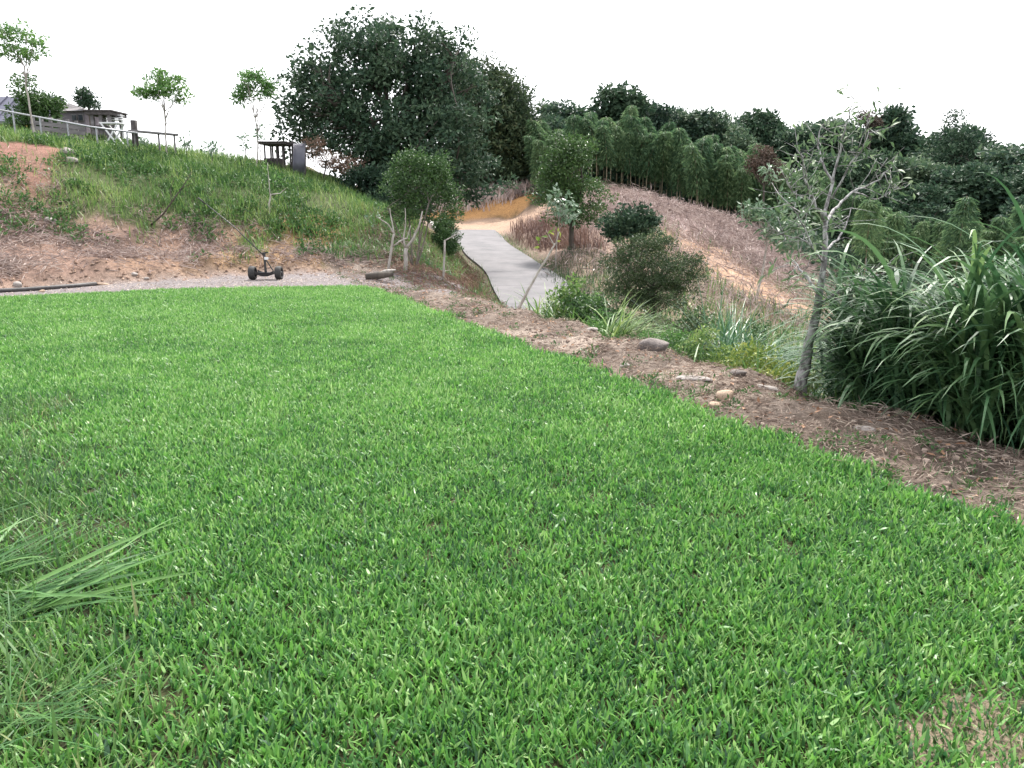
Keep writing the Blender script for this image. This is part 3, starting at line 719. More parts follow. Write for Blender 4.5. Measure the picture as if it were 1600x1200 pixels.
x, y = scatter(26000, (-4.5, 5.2, 1.0, 20), lambda x, y: berm(x, y) * sm(.38, .62, fbm(x * 2, y * 2, 121)) * np.clip(7 / y, .3, 1))
clods('soil_clods', x, y, .006, .03, M['clod'], 'small clods of dry soil scattered over the berm')
x, y = scatter(9000, (-14, -2, 11, 22), lambda x, y: np.exp(-((y - yfoot(x) - .1) / .45) ** 2))
M['clayclod'] = foliage('clay_clod', [(.19, .13, .1), (.27, .185, .14), (.35, .25, .19)], 0, .95, .1, objvar=0)
clods('bank_foot_clods', x, y, .012, .05, M['clayclod'], 'lumps of clay fallen along the foot of the bank')
# gravel strip pebbles and dry stalks at the far end of the lawn
x, y = scatter(16000, (-12, -1.5, 11, 20.5), lambda x, y: sm(-.1, .1, y - yfar(x)) * (1 - sm(-.3, .3, y - yfoot(x))) * (.35 + .65 * (fbm(x * 1.5, y * 1.5, 72) > .5)))
strawlike('gravel_litter', x, y, .02, .07, .02, M['straw'], 'grit and chips on the strip behind the lawn', .004, .1, .55)

# left bank
def bank_zone(x, y): return sm(.05, .5, y - yfoot(x)) * (1 - sm(-1.9, -1.2, x)) * (1 - sm(27, 31, y + x * .0))
def bank_up(x, y):
    z = H(x, y); return sm(.45, 1.1, z + (fbm(x * .8, y * .8, 21) - .5) * 1.5 + (fbm(x * 3, y * 3, 22) - .5) * .8 - np.clip(-x - 7.5, 0, 5) * .33)
heap = lambda x, y: np.maximum(ell(x, y, -13.3, 21.5, 1.45, 1.65, .5), .8 * ell(x, y, -11.9, 20.4, .45, 1.5, .5))
x, y = scatter(105000, (-21, -1.5, 12, 30), lambda x, y: bank_zone(x, y) * bank_up(x, y) * (1 - .95 * heap(x, y)) * (.30 + .70 * sm(.36, .56, fbm(x * .7, y * .7, 91))))
grassy('bank_grass', x, y, .12, .42, .018, M['bankgrass'], 'tall soft green grass covering the upper bank', .45, 1.1)
weedy('bank_weeds', 7500, (-21, -1.5, 12, 30), lambda x, y: bank_zone(x, y) * sm(.35, .9, H(x, y) + (fbm(x, y, 92) - .5) * 1.6) * (1 - .9 * heap(x, y)) * sm(.42, .55, fbm(x * .55 + 3, y * .55, 93)),
      34, .22, .085, M['weed'], 'low leafy weeds in patches on the bank', .22, .45)
x, y = scatter(120000, (-20, -1.2, 11, 24), lambda x, y: bank_zone(x, y) * (1 - bank_up(x, y)) * (.25 + .75 * sm(.38, .58, fbm(x * .9, y * .9, 94))))
strawlike('bank_dead_grass', x, y, .10, .40, .014, M['deadbrush'], 'dead pinkish grass hanging on the lower bank', .04, .35, .48)
x, y = scatter(7000, (-20, -2.0, 11, 23), lambda x, y: bank_zone(x, y) * (1 - bank_up(x, y)) * sm(.5, .62, fbm(x * .9, y * .9, 95)))
grassy('bank_dry_tufts', x, y, .12, .3, .014, M['straw'], 'dry upright grass tufts on the clay at the foot of the bank', .7, 1.2, 2, .4)
# nose of the bank by the path and the dead side slope under it
x, y = scatter(9000, (-4.6, -1.4, 19.8, 26), lambda x, y: bank_zone(x, y) * .9)
grassy('bank_nose_grass', x, y, .15, .4, .016, M['rough'], 'dull trailing grass on the nose of the bank', .9, 1.3, 3, .45)
side = lambda x, y: sm(1.2, 1.7, x - xr(y)) * (1 - sm(-.2, .3, x - (np.interp(y, [14, 22, 28, 35], [.5, -.3, -1, -2.4]) - .2))) * (y > 14) * (y < 30)
x, y = scatter(30000, (-4, 1.5, 14, 30), side)
strawlike('side_bank_straw', x, y, .1, .3, .013, M['brownbrush'], 'reddish dead stalks on the slope above the path', .05, .4, .65)
x, y = scatter(5000, (-4, 1.5, 14, 30), side)
grassy('side_bank_grass', x, y, .08, .25, .012, M['rough'], 'thin green grass among the dead stalks above the path', .7, 1.2, 2, .35)

x, y = scatter(30000, (-5, 4, 15, 46), lambda x, y: sm(1.1, 1.25, path_info(x, y)[0]) * (1 - sm(1.45, 2.0, path_info(x, y)[0])) * (y < 45) * (y > 16) * (.2 + .8 * sm(.4, .6, fbm(x, y, 111))))
grassy('path_edge_grass', x, y, .06, .28, .014, M['rough'], 'ragged grass creeping in along both edges of the path', .8, 1.2, 2, .4, .3)
# right side: ground cover in the dip and dead brush on the far slope
dip = lambda x, y: sm(1.3, 2.0, x - xr(y)) * sm(1.35, 1.7, path_info(x, y)[0])
x, y = scatter(26000, (-1, 16, 3, 27), lambda x, y: dip(x, y) * (.3 + .7 * sm(.4, .6, fbm(x * .5, y * .5, 101))))
grassy('dip_grass', x, y, .15, .5, .016, M['rough'], 'mixed rough grass in the dip beside the berm', .5, 1.2, 3, .45, .25)
slope = lambda x, y: np.clip(ell(x, y, 10, 43.5, 8.5, 7.5, -.7) + .4 * ell(x, y, 10.5, 31.5, 6.5, 8.5, -.5), 0, 1) * (1 - ell(x, y, 9.7, 33.4, 2.2, 5.6, .2, .6) * .9 * (.2 + .8 * sm(.36, .56, fbm(x * .8, y * .8, 26)))) * (y < 54)
x, y = scatter(120000, (1, 20, 24, 55), lambda x, y: slope(x, y) * (.3 + .7 * sm(.4, .55, fbm(x * .8, y * .8, 102))))
strawlike('dead_brush', x, y, .2, .6, .035, M['deadbrush'], 'pinkish grey dead brush matted over the far slope', .16, .5, .5)
x, y = scatter(14000, (2, 19, 22, 35), lambda x, y: ell(x, y, 9.5, 29, 5.5, 7.5, -.4) * (1 - .9 * ell(x, y, 9.7, 33.4, 2.2, 5.6, .2)) * (.3 + .7 * sm(.42, .6, fbm(x * .7, y * .7, 104))))
grassy('slope_dry_grass', x, y, .2, .6, .018, M['straw'], 'pale dry grass standing below the orange clay slip', .5, 1.0, 2, .45)
x, y = scatter(1500, (2, 19, 22, 48), lambda x, y: slope(x, y) * sm(.55, .65, fbm(x * .5 + 7, y * .5, 105)))
grassy('slope_green_tufts', x, y, .2, .5, .022, M['rough'], 'few green tufts coming up on the dry slope', .6, 1.1, 3, .5)
x, y = scatter(9000, (2, 19, 24, 55), lambda x, y: slope(x, y) * sm(.48, .6, fbm(x * .6, y * .6, 103)))
grassy('dead_stalks', x, y, .3, .8, .02, M['deadbrush'], 'dry stalks standing on the far slope', .4, .9, 2, .4)
cut = lambda x, y: ell(x, y, -1.5, 59.2, 6, 2.4, 0, .25)
x, y = scatter(11000, (-8, 6, 54, 63), cut)
grassy('road_cut_brush', x, y, .5, 1.3, .06, M['deadbrush'], 'pinkish dry brush along the top of the clay cut', .5, 1.2, 2, .55)
rb = lambda x, y: ell(x, y, 1.9, 38.5, 1.3, 5.5, .22, .3)
x, y = scatter(9000, (-1.5, 5, 31, 47), rb)
grassy('roadside_brush', x, y, .3, 1.0, .035, M['brownbrush'], 'brown dry brush on the right verge of the path', .45, 1.0, 2, .5)
x, y = scatter(6000, (1, 7, 22, 34), lambda x, y: ell(x, y, 3.0, 27, 1.7, 5, .1, .3))
grassy('verge_undergrowth', x, y, .15, .5, .02, M['olive'], 'dark low undergrowth right of the path', .7, 1.2, 2, .3)
x, y = scatter(60000, (5, 34, 3, 42), lambda x, y: sm(1.5, 3, x - xr(y) - 3) * (1 - sm(38, 42, y)) * (1 - slope(x, y)) * (1 - ell(x, y, 9.7, 33.4, 2.4, 6, .2)))
grassy('valley_grass', x, y, .25, .8, .03, M['rough'], 'rough green grass over the valley floor behind the elephant grass', .6, 1.2, 3, .4, .3)
# the wooded floor far right
wf = lambda x, y: sm(14, 18, x - (y - 40) * .1) * sm(34, 42, y) * (y < 72)
weedy('wood_undergrowth', 2600, (14, 56, 34, 72), wf, 26, .9, .35, M['hill'], 'dark undergrowth massed between the trees of the far wood', 1.0, .5)

gf = lambda x, y: sm(55.5, 57, y + np.clip(x - 10, 0, 6) * .5) * (1 - sm(66, 69, y)) * (x > 1.5) * (x < 20)
weedy('grove_undergrowth', 520, (1, 20, 52, 69), gf, 40, 1.0, .4, M['hill'], 'dark undergrowth filling the floor of the bamboo grove', 1.5, .3)

# ------------------------------------------------------------------ trees and shrubs of the middle distance
Yb = 31
bt = stand(612, Yb)
make_tree('broadleaf_tree', bt, [E(600, 150, Yb, 120, 105), E(505, 165, Yb, 62, 70), E(640, 105, Yb, 80, 62), E(560, 95, Yb, 60, 52), E(475, 190, Yb - .6, 42, 42), E(560, 215, Yb - 1, 82, 55),
          E(660, 215, Yb - 1.5, 95, 75), E(700, 140, Yb, 70, 70), E(640, 280, Yb - 1, 70, 40), E(725, 265, Yb - .5, 62, 52), E(590, 270, Yb - .8, 50, 42), E(470, 235, Yb, 36, 14)],
          'big dense dark green tree with a rounded crown, rising from the top of the bank', 'tree', M['darktree'], M['bark'], 620, 62, .52, .19, .32, .3, 22, 11, aspect=.5, twigs=160, flat=.62)
for u_, Y_, e_, lab_, sd_ in ((585, 27.6, [(585, 292, 34, 30), (560, 280, 24, 16), (610, 300, 24, 30)], 'dark leafy bush added to deepen the shade under the left of the big tree', 71),
                       (628, 26.0, [(625, 322, 30, 30), (600, 335, 22, 20), (648, 300, 24, 40)], 'dark undergrowth bush added for shade right behind the bushy many stemmed tree', 72)):
    make_tree('bush', stand(u_, Y_), [E(a_[0], a_[1], Y_, a_[2], a_[3]) for a_ in e_], lab_, 'bush', M['darktree'], M['bark'], 110, 50, .3, .14, .06, .4, 8, sd_, twigs=16)  # bushes added to darken the bank where the big tree's shade falls
Yc = 62
make_tree('broadleaf_tree', stand(778, Yc), [E(775, 205, Yc, 56, 84), E(758, 130, Yc, 26, 34), E(805, 185, Yc, 32, 46), E(725, 180, Yc, 40, 80), E(795, 250, Yc, 42, 52), E(752, 262, Yc, 45, 42), E(770, 285, Yc, 60, 24), E(814, 205, Yc, 24, 60), E(805, 272, Yc, 34, 28), E(778, 160, Yc, 34, 44)],
          'brownish dark tree with spiky tips beyond the road, right of the big tree', 'tree', M['browntree'], M['bark'], 820, 60, .8, .34, .3, .3, 14, 12, aspect=.34, twigs=60)
Yd = 20.2
make_tree('shrubby_tree', stand(648, Yd), [E(648, 256, Yd, 24, 22), E(682, 262, Yd, 22, 22), E(624, 285, Yd, 22, 26), E(662, 296, Yd, 38, 30), E(700, 300, Yd, 17, 28), E(638, 325, Yd, 30, 18), E(686, 334, Yd, 26, 14)],
          'bushy green small tree on several bare stems in front of the big tree', 'tree', M['shrub'], M['barkbrown'], 170, 60, .24, .085, .022, .5, 15, 13, aspect=.4, stems=5, twigs=50)
Ye = 24.6
make_tree('bush', stand(698, Ye), [E(697, 372, Ye, 20, 24), E(694, 352, Ye, 11, 14), E(704, 386, Ye, 16, 14)],
          'small cone shaped dark bush beside the left edge of the path', 'bush', M['shrub'], M['bark'], 120, 70, .14, .07, .03, .5, 8, 14, twigs=16)
Yf_ = 33
make_tree('broadleaf_tree', stand(893, Yf_), [E(893, 262, Yf_, 42, 36), E(875, 232, Yf_, 20, 20), E(905, 235, Yf_, 22, 22), E(868, 300, Yf_, 34, 34), E(915, 310, Yf_, 38, 38), E(890, 335, Yf_, 34, 22)],
          'mid green tree with a dark leaning trunk standing right of the path', 'tree', M['shrub'], M['bark'], 150, 70, .40, .14, .12, .38, 14, 15, twigs=50)
Yg = 29.5
make_tree('sapling', stand(868, Yg), [E(880, 322, Yg, 20, 20), E(868, 300, Yg, 10, 10), E(892, 345, Yg, 12, 12)],
          'thin sapling with large pale green leaves in front of the tree by the path', 'sapling', M['pale'], M['barkpale'], 26, 9, .2, .2, .02, .7, 8, 16, aspect=.6, twigs=10)
Yh = 29
make_tree('bush', stand(985, Yh), [E(985, 345, Yh, 40, 24), E(960, 358, Yh, 26, 20), E(1012, 352, Yh, 28, 18)],
          'low round bush with glossy dark leaves at the foot of the dead brush slope', 'bush', M['darktree'], M['bark'], 90, 50, .26, .14, .06, .4, 8, 17, aspect=.6, twigs=16)
Yi = 20
make_tree('bush', stand(1022, Yi), [E(1015, 408, Yi, 62, 38), E(975, 425, Yi, 36, 40), E(1070, 425, Yi, 42, 28), E(1030, 450, Yi, 58, 36), E(990, 470, Yi, 30, 22), E(1010, 375, Yi, 34, 18)],
          'large spreading olive green bush between the path and the clay slope', 'bush', M['olive'], M['bark'], 300, 62, .19, .075, .05, .35, 14, 18, aspect=.36, twigs=50)
Yj = 29.5
make_tree('sapling', stand(1180, Yj), [E(1178, 320, Yj, 16, 26), E(1200, 275, Yj, 12, 14), E(1215, 330, Yj, 28, 30), E(1225, 365, Yj, 34, 22), E(1245, 345, Yj, 18, 30)],
          'spindly pale stemmed shrub with whitish leaves below the bamboo', 'shrub', M['pale'], M['barkpale'], 70, 16, .26, .22, .045, .6, 10, 19, aspect=.4, twigs=30)
Yk = 50
make_tree('broadleaf_tree', stand(1190, Yk), [E(1188, 252, Yk, 20, 17), E(1200, 268, Yk, 18, 16)],
          'small round headed reddish brown tree in front of the bamboo', 'tree', M['redtree'], M['bark'], 50, 60, .4, .2, .08, .6, 6, 20, twigs=14)
# hilltop
GRP = 'young trees on the hilltop'
Yl = 23.4
make_tree('sapling', stand(58, Yl), [E(35, 62, Yl, 28, 30), E(28, 38, Yl, 12, 14), E(18, 75, Yl, 20, 14), E(52, 80, Yl, 20, 14), E(12, 60, Yl, 14, 16), E(30, 85, Yl, 30, 8)],
          'tallest thin hilltop sapling, its pole leaning in front of the house', 'tree', M['sapling'], M['barkpale'], 70, 24, .16, .11, .028, .62, 12, 21, GRP, twigs=36, flat=.4)
Ym = 25.2
make_tree('sapling', stand(262, Ym), [E(256, 128, Ym, 26, 12), E(256, 142, Ym, 40, 8), E(234, 148, Ym, 16, 12), E(280, 150, Ym, 16, 10), E(258, 115, Ym, 14, 8)],
          'hilltop sapling with a flat layered crown on a straight bare pole', 'tree', M['sapling'], M['barkpale'], 75, 28, .17, .11, .026, .55, 12, 22, GRP, twigs=36, flat=.35)
Yn = 26
make_tree('sapling', stand(397, Yn), [E(395, 132, Yn, 26, 20), E(380, 148, Yn, 18, 14), E(412, 140, Yn, 18, 16), E(395, 116, Yn, 14, 10), E(425, 135, Yn, 10, 10)],
          'hilltop sapling with a rounded crown standing close to the big tree', 'tree', M['sapling'], M['barkpale'], 75, 28, .17, .11, .026, .52, 12, 23, GRP, twigs=36, flat=.5)
Yo = 29
make_tree('bush', stand(58, Yo), [E(42, 148, Yo, 16, 24), E(68, 165, Yo, 24, 26), E(40, 185, Yo, 22, 22), E(75, 188, Yo, 14, 18)],
          'rounded dark green shrub growing in front of the blue grey roof', 'bush', M['shrub'], M['bark'], 120, 50, .26, .13, .06, .4, 8, 24, twigs=16)
Yp = 31
make_tree('broadleaf_tree', stand(150, Yp), [E(132, 152, Yp, 11, 11), E(141, 162, Yp, 11, 9), E(128, 146, Yp, 7, 6)],
          'small dark tree with a leaning tuft behind the open shelter', 'tree', M['darktree'], M['bark'], 36, 40, .2, .12, .05, .8, 6, 25, twigs=10)
for u, v, ru, rv, n, sd_, lab in ((291, 220, 9, 13, 12, 31, 'tiny sparse shrub on the skyline just right of the flat crowned sapling'), (331, 231, 13, 11, 14, 32, 'little spreading shrub midway between two hilltop saplings'),
                                  (384, 222, 6, 16, 9, 33, 'wispy upright plant at the foot of the round crowned sapling'), (408, 205, 5, 14, 6, 34, 'thin leggy plant by the open timber frame'), (226, 218, 5, 10, 6, 36, 'wispy seedling beside the dark post')):
    make_tree('shrub', stand(u + 1, 26), [E(u, v, 26, ru, rv)], lab, 'shrub', M['pale'], M['bark'], n, 7, .1, .13, .012, .6, 5, sd_, 'small plants on the skyline', twigs=8)
Yq = 28
make_tree('bush', stand(505, Yq), [E(492, 232, Yq, 17, 20), E(515, 250, Yq, 20, 14), E(545, 258, Yq, 22, 12)],
          'dry orange brown bush under the left side of the big tree', 'bush', M['drybush'], M['bark'], 120, 30, .2, .06, .03, .5, 8, 26, twigs=40)

# bare stems and poles
def stem_thing(name, label, cat, paths, mat, leafspec=None, leafmat=None, extra=None):
    """paths: list of lists of world points with radii (thing stands at the first point)"""
    b = np.array(paths[0][0][:3]); t = thing(name, b, label, cat); mb = MB(); rs = np.random.RandomState(len(label))
    for p in paths:
        pts = [np.array(q[:3]) - b for q in p]; rad = [q[3] for q in p]
        out, ro = [], []
        for i in range(len(pts) - 1):
            for k in range(3):
                f = k / 3; out.append(pts[i] * (1 - f) + pts[i + 1] * f + (rs.normal(size=3) * rad[i] * .15 if i + k else 0)); ro.append(rad[i] * (1 - f) + rad[i + 1] * f)
        out.append(pts[-1]); ro.append(rad[-1]); mb.tube(out, ro, 7)
    link('trunk', mb.mesh('trunk', mat, True), t)
    if leafspec:
        P = []
        for c, r, n in leafspec: P.append(np.array(c) - b + rand_dir(n, rs) * r * rs.rand(n, 1) ** .5)
        P = np.concatenate(P); n = len(P); L = rs.uniform(.06, .14, n)
        link('leaves', leaves('leaves', P, unit(rand_dir(n, rs) + np.array([0, 0, .2])), rand_dir(n, rs), L, L * .45, rs.rand(n), leafmat), t)
    return t
def pp(u, v, Y, r): return (*at(u, v, Y), r)
def foot(u, Y, r): p = stand(u, Y); return (p[0], p[1], p[2] - .05, r)
y1 = 18.6
stem_thing('bare_sapling', 'leafless pale sapling forking in a wide Y at the corner of the lawn', 'sapling',
           [[foot(604, y1, .032), pp(612, 385, y1, .028), pp(616, 365, y1, .026)], [pp(616, 365, y1, .022), pp(606, 350, y1 - .1, .015), pp(588, 338, y1 - .2, .008)],
            [pp(616, 366, y1, .02), pp(612, 345, y1, .014), pp(609, 325, y1, .007)], [pp(614, 385, y1, .02), pp(624, 377, y1, .02), pp(636, 372, y1, .014), pp(642, 352, y1, .007)]],
           M['barkpale'], [(at(580, 343, y1), .16, 12), (at(590, 335, y1), .15, 8)], M['pale'])
y2 = 19.1
stem_thing('bare_sapling', 'dark footed forked stem just right of the leafless Y shaped sapling', 'sapling',
           [[foot(632, y2, .055), pp(634, 405, y2, .05), pp(635, 388, y2, .045)], [pp(635, 388, y2, .035), pp(646, 372, y2, .03), pp(655, 352, y2, .022), pp(660, 330, y2, .014)], [pp(635, 388, y2, .03), pp(630, 372, y2, .022), pp(634, 350, y2, .014), pp(633, 325, y2, .008)]],
           M['barkpale'])
y3 = 19.6
stem_thing('bare_sapling', 'single thin pale stem with one side twig in front of the cone shaped bush', 'sapling',
           [[foot(692, y3, .028), pp(694, 405, y3, .026), pp(695, 375, y3, .024)], [pp(695, 376, y3, .018), pp(706, 370, y3, .013), pp(718, 364, y3, .008)]], M['barkpale'])
y4 = 12.3
stem_thing('stripped_sapling', 'leaning whitish stripped sapling at the edge of the berm before the path', 'sapling',
           [[foot(806, y4, .026), pp(826, 452, y4, .022), pp(848, 414, y4, .017), pp(868, 380, y4, .012)], [pp(866, 384, y4, .01), pp(858, 368, y4, .006), pp(853, 360, y4, .003)], [pp(868, 380, y4, .01), pp(874, 362, y4, .005)]],
           M['barkpale'], [(at(868, 365, y4), .14, 9), (at(838, 380, y4), .08, 5)], M['yellow'])
y5 = 21.2
p5 = hit(420, 335)
stem_thing('bare_sapling', 'thin pale sapling with a single bent side branch on the green bank', 'sapling',
           [[(p5[0], p5[1], p5[2] - .05, .026), pp(421, 318, p5[1], .024), pp(423, 303, p5[1], .02)], [pp(423, 304, p5[1], .016), pp(438, 302, p5[1], .012), pp(447, 294, p5[1], .007)], [pp(422, 306, p5[1], .016), pp(420, 280, p5[1], .011), pp(418, 254, p5[1], .006)]],
           M['barkpale'], [(at(430, 280, p5[1]), .25, 16), (at(418, 262, p5[1]), .18, 10)], M['sapling'])
p6 = hit(234, 350)
stem_thing('fallen_branch', 'bare forked dark branch leaning on the bank above the dead grass', 'branch',
           [[(p6[0], p6[1], p6[2] - .04, .025), pp(256, 333, p6[1] - .2, .022), pp(268, 316, p6[1] - .3, .018), pp(284, 294, p6[1] - .3, .013), pp(300, 268, p6[1] - .3, .006)], [pp(240, 346, p6[1], .016), pp(222, 341, p6[1], .012), pp(198, 332, p6[1], .006)],
            [pp(268, 316, p6[1] - .3, .012), pp(266, 296, p6[1] - .3, .008), pp(272, 280, p6[1] - .3, .004)], [pp(284, 294, p6[1] - .3, .009), pp(300, 286, p6[1] - .4, .004)]], M['bark'])

# ------------------------------------------------------------------ the slim grey tree on the right
Yt = 7.25
tb = stand(1249, Yt)
tr = thing('slim_tree', tb, 'slim grey barked tree with sparse narrow leaves at the edge of the berm', 'tree')
mb = MB(); RS = np.random.RandomState(77)
def tp(u, v, dy=0): return at(u, v, Yt + dy) - tb
def branch(pts, rads):
    out, ro = [], []
    pts = [np.array(p) for p in pts]
    for i in range(len(pts) - 1):
        for k in range(4):
            f = k / 4; a = pts[max(i - 1, 0)]; b = pts[i]; c = pts[i + 1]; d = pts[min(i + 2, len(pts) - 1)]
            q = .5 * ((2 * b) + (c - a) * f + (2 * a - 5 * b + 4 * c - d) * f * f + (3 * b - a - 3 * c + d) * f ** 3)
            out.append(q + RS.normal(size=3) * .006); ro.append(rads[i] * (1 - f) + rads[i + 1] * f)
    out.append(pts[-1]); ro.append(rads[-1]); mb.tube(out, ro, 9 if rads[0] > .02 else 6); return out
main = branch([(0, 0, -.2), tp(1254, 585), tp(1266, 535), tp(1278, 478), tp(1286, 420), tp(1290, 360), tp(1288, 330)], [.075, .055, .044, .038, .026, .021, .018])
brs = [main]
for P_, r_ in (([tp(1288, 335), tp(1300, 285, .1), tp(1312, 235, .1), tp(1322, 195), tp(1335, 155)], [.017, .012, .009, .006, .0025]),
               ([tp(1289, 345), tp(1272, 315, -.1), tp(1258, 280, -.2), tp(1252, 240, -.3)], [.02, .014, .009, .003]),
               ([tp(1281, 476), tp(1300, 463, -.1), tp(1330, 447, -.2), tp(1365, 432, -.3), tp(1400, 420, -.4)], [.022, .017, .013, .009, .004]),
               ([tp(1300, 463, -.1), tp(1325, 468, -.2), tp(1350, 455, -.3)], [.011, .007, .003]),
               ([tp(1280, 465), tp(1266, 440, .2), tp(1250, 420, .3), tp(1236, 405, .4)], [.02, .014, .009, .004]),
               ([tp(1289, 350), tp(1310, 320, .3), tp(1335, 300, .4), tp(1365, 285, .5), tp(1395, 260, .5)], [.018, .013, .01, .007, .003]),
               ([tp(1300, 285, .1), tp(1285, 255, .2), tp(1278, 220, .3), tp(1285, 195, .3)], [.012, .009, .006, .003]),
               ([tp(1288, 395), tp(1308, 375, .3), tp(1322, 352, .4), tp(1330, 325, .5)], [.014, .01, .007, .003]),
               ([tp(1300, 310, .1), tp(1330, 255, .0), tp(1352, 225, -.1), tp(1358, 195, -.1)], [.01, .007, .005, .003]),
               ([tp(1330, 300, .4), tp(1370, 310, .5), tp(1410, 290, .5)], [.008, .006, .003]),
               ([tp(1287, 410), tp(1268, 385, -.2), tp(1240, 370, -.3), tp(1212, 368, -.4)], [.012, .009, .006, .003]),
               ([tp(1268, 385, -.2), tp(1250, 345, -.3), tp(1232, 318, -.4)], [.008, .006, .003]),
               ([tp(1272, 315, -.1), tp(1240, 300, -.2), tp(1225, 275, -.2)], [.008, .006, .003])):
    brs.append(branch(P_, r_))
twigs = []
for b in brs[1:]:
    for k in range(13):
        i = RS.randint(len(b) // 3, len(b)); d = unit(RS.normal(size=3) * np.array([1, .9, .7]) + np.array([0, 0, .45])); L_ = RS.uniform(.12, .38)
        e = b[i] + d * L_; mb.tube([b[i], b[i] + d * L_ * .5 + RS.normal(size=3) * .02, e], [.004, .003, .0015], 4); twigs.append((b[i], e))
link('trunk', mb.mesh('trunk', M['barkgrey'], True), tr)
def one_leaf(L_, W_, bend, tint):
    n = 4; V = []; Fs = []
    for i in range(n + 1):
        t = i / n; wd = W_ * math.sin(math.pi * (t * .92 + .04)) ** .8 / 2; z = -bend * L_ * t * t
        V += [(L_ * t, -wd, z + wd * .35), (L_ * t, 0, z), (L_ * t, wd, z + wd * .35)]
    for i in range(n):
        for j in range(2): Fs.append((i * 3 + j, i * 3 + j + 1, i * 3 + j + 4, i * 3 + j + 3))
    return MB().add(V, Fs, tint)
LP = [one_leaf(.085 * s_, .024 * s_, b_, t_).mesh('leaf', M['greyleaf'], True) for s_, b_, t_ in ((1, .2, .3), (1.15, .35, .5), (.85, .1, .65), (1.1, .5, .2), (.95, .25, .9))]
lp = []
for a, e in twigs:
    for k in range(5 + RS.randint(4)): f = RS.uniform(.3, 1.05); lp.append((a + (e - a) * f, unit(unit(e - a) * .7 + RS.normal(size=3) * .7)))
RS.shuffle(lp)
for p, d in lp[:300]:
    o = link('leaf', LP[RS.randint(5)], tr); o.location = p
    o.rotation_euler = (Vector(d).to_track_quat('X', 'Z').to_matrix() @ Matrix.Rotation(RS.uniform(-1, 1), 3, 'X')).to_euler(); o.scale = (RS.uniform(.7, 1.25),) * 3
rest = lp[300::2]; n = len(rest) * 1
P = np.array([q[0] for q in rest] * 1) + RS.normal(size=(n, 3)) * .03; D = unit(np.array([q[1] for q in rest] * 1) + RS.normal(size=(n, 3)) * .4); L_ = RS.uniform(.055, .1, n)
tag(link('foliage', leaves('foliage', P, D, rand_dir(n, RS) + np.array([0, 0, .6]), L_, L_ * .3, RS.rand(n), M['greyleaf']), tr), kind='stuff')

# ------------------------------------------------------------------ elephant grass on the right
def long_leaf(L_, W_, lean, arch, twist, tint, n=10, mat=None, name='leaf'):
    """an arching strap leaf with a V fold, 3 verts across"""
    V = []; Fs = []; p = Vector((0, 0, 0)); th = lean
    for i in range(n + 1):
        t = i / n; wd = W_ / 2 * (min(1, .45 + t * 3) * (1 - t ** 2.2) + .015)
        tw = twist * t; sx, sz = math.sin(tw), math.cos(tw)
        side = Vector((-math.cos(th) * sx, sz, math.sin(th) * sx)); nor = Vector((-math.cos(th), 0, math.sin(th)))
        V += [p - side * wd + nor * wd * .3, p.copy(), p + side * wd + nor * wd * .3]
        p = p + Vector((math.sin(th), 0, math.cos(th))) * (L_ / n); th += arch / n * (.4 + 1.4 * t)
    for i in range(n):
        for j in range(2): Fs.append((i * 3 + j, i * 3 + j + 1, i * 3 + j + 4, i * 3 + j + 3))
    return MB().add(V, Fs, tint).mesh(name, mat or M['napier'], True)
NRS = np.random.RandomState(55)
NLF = [long_leaf(NRS.uniform(.9, 1.35), NRS.uniform(.032, .052), NRS.uniform(.15, .5), NRS.uniform(1.5, 2.6), NRS.uniform(-.8, .8), NRS.uniform(.15, .8)) for _ in range(14)]
NLU = [long_leaf(NRS.uniform(.5, .8), NRS.uniform(.018, .028), NRS.uniform(.05, .2), NRS.uniform(.2, .8), NRS.uniform(-.4, .4), .95) for _ in range(3)]
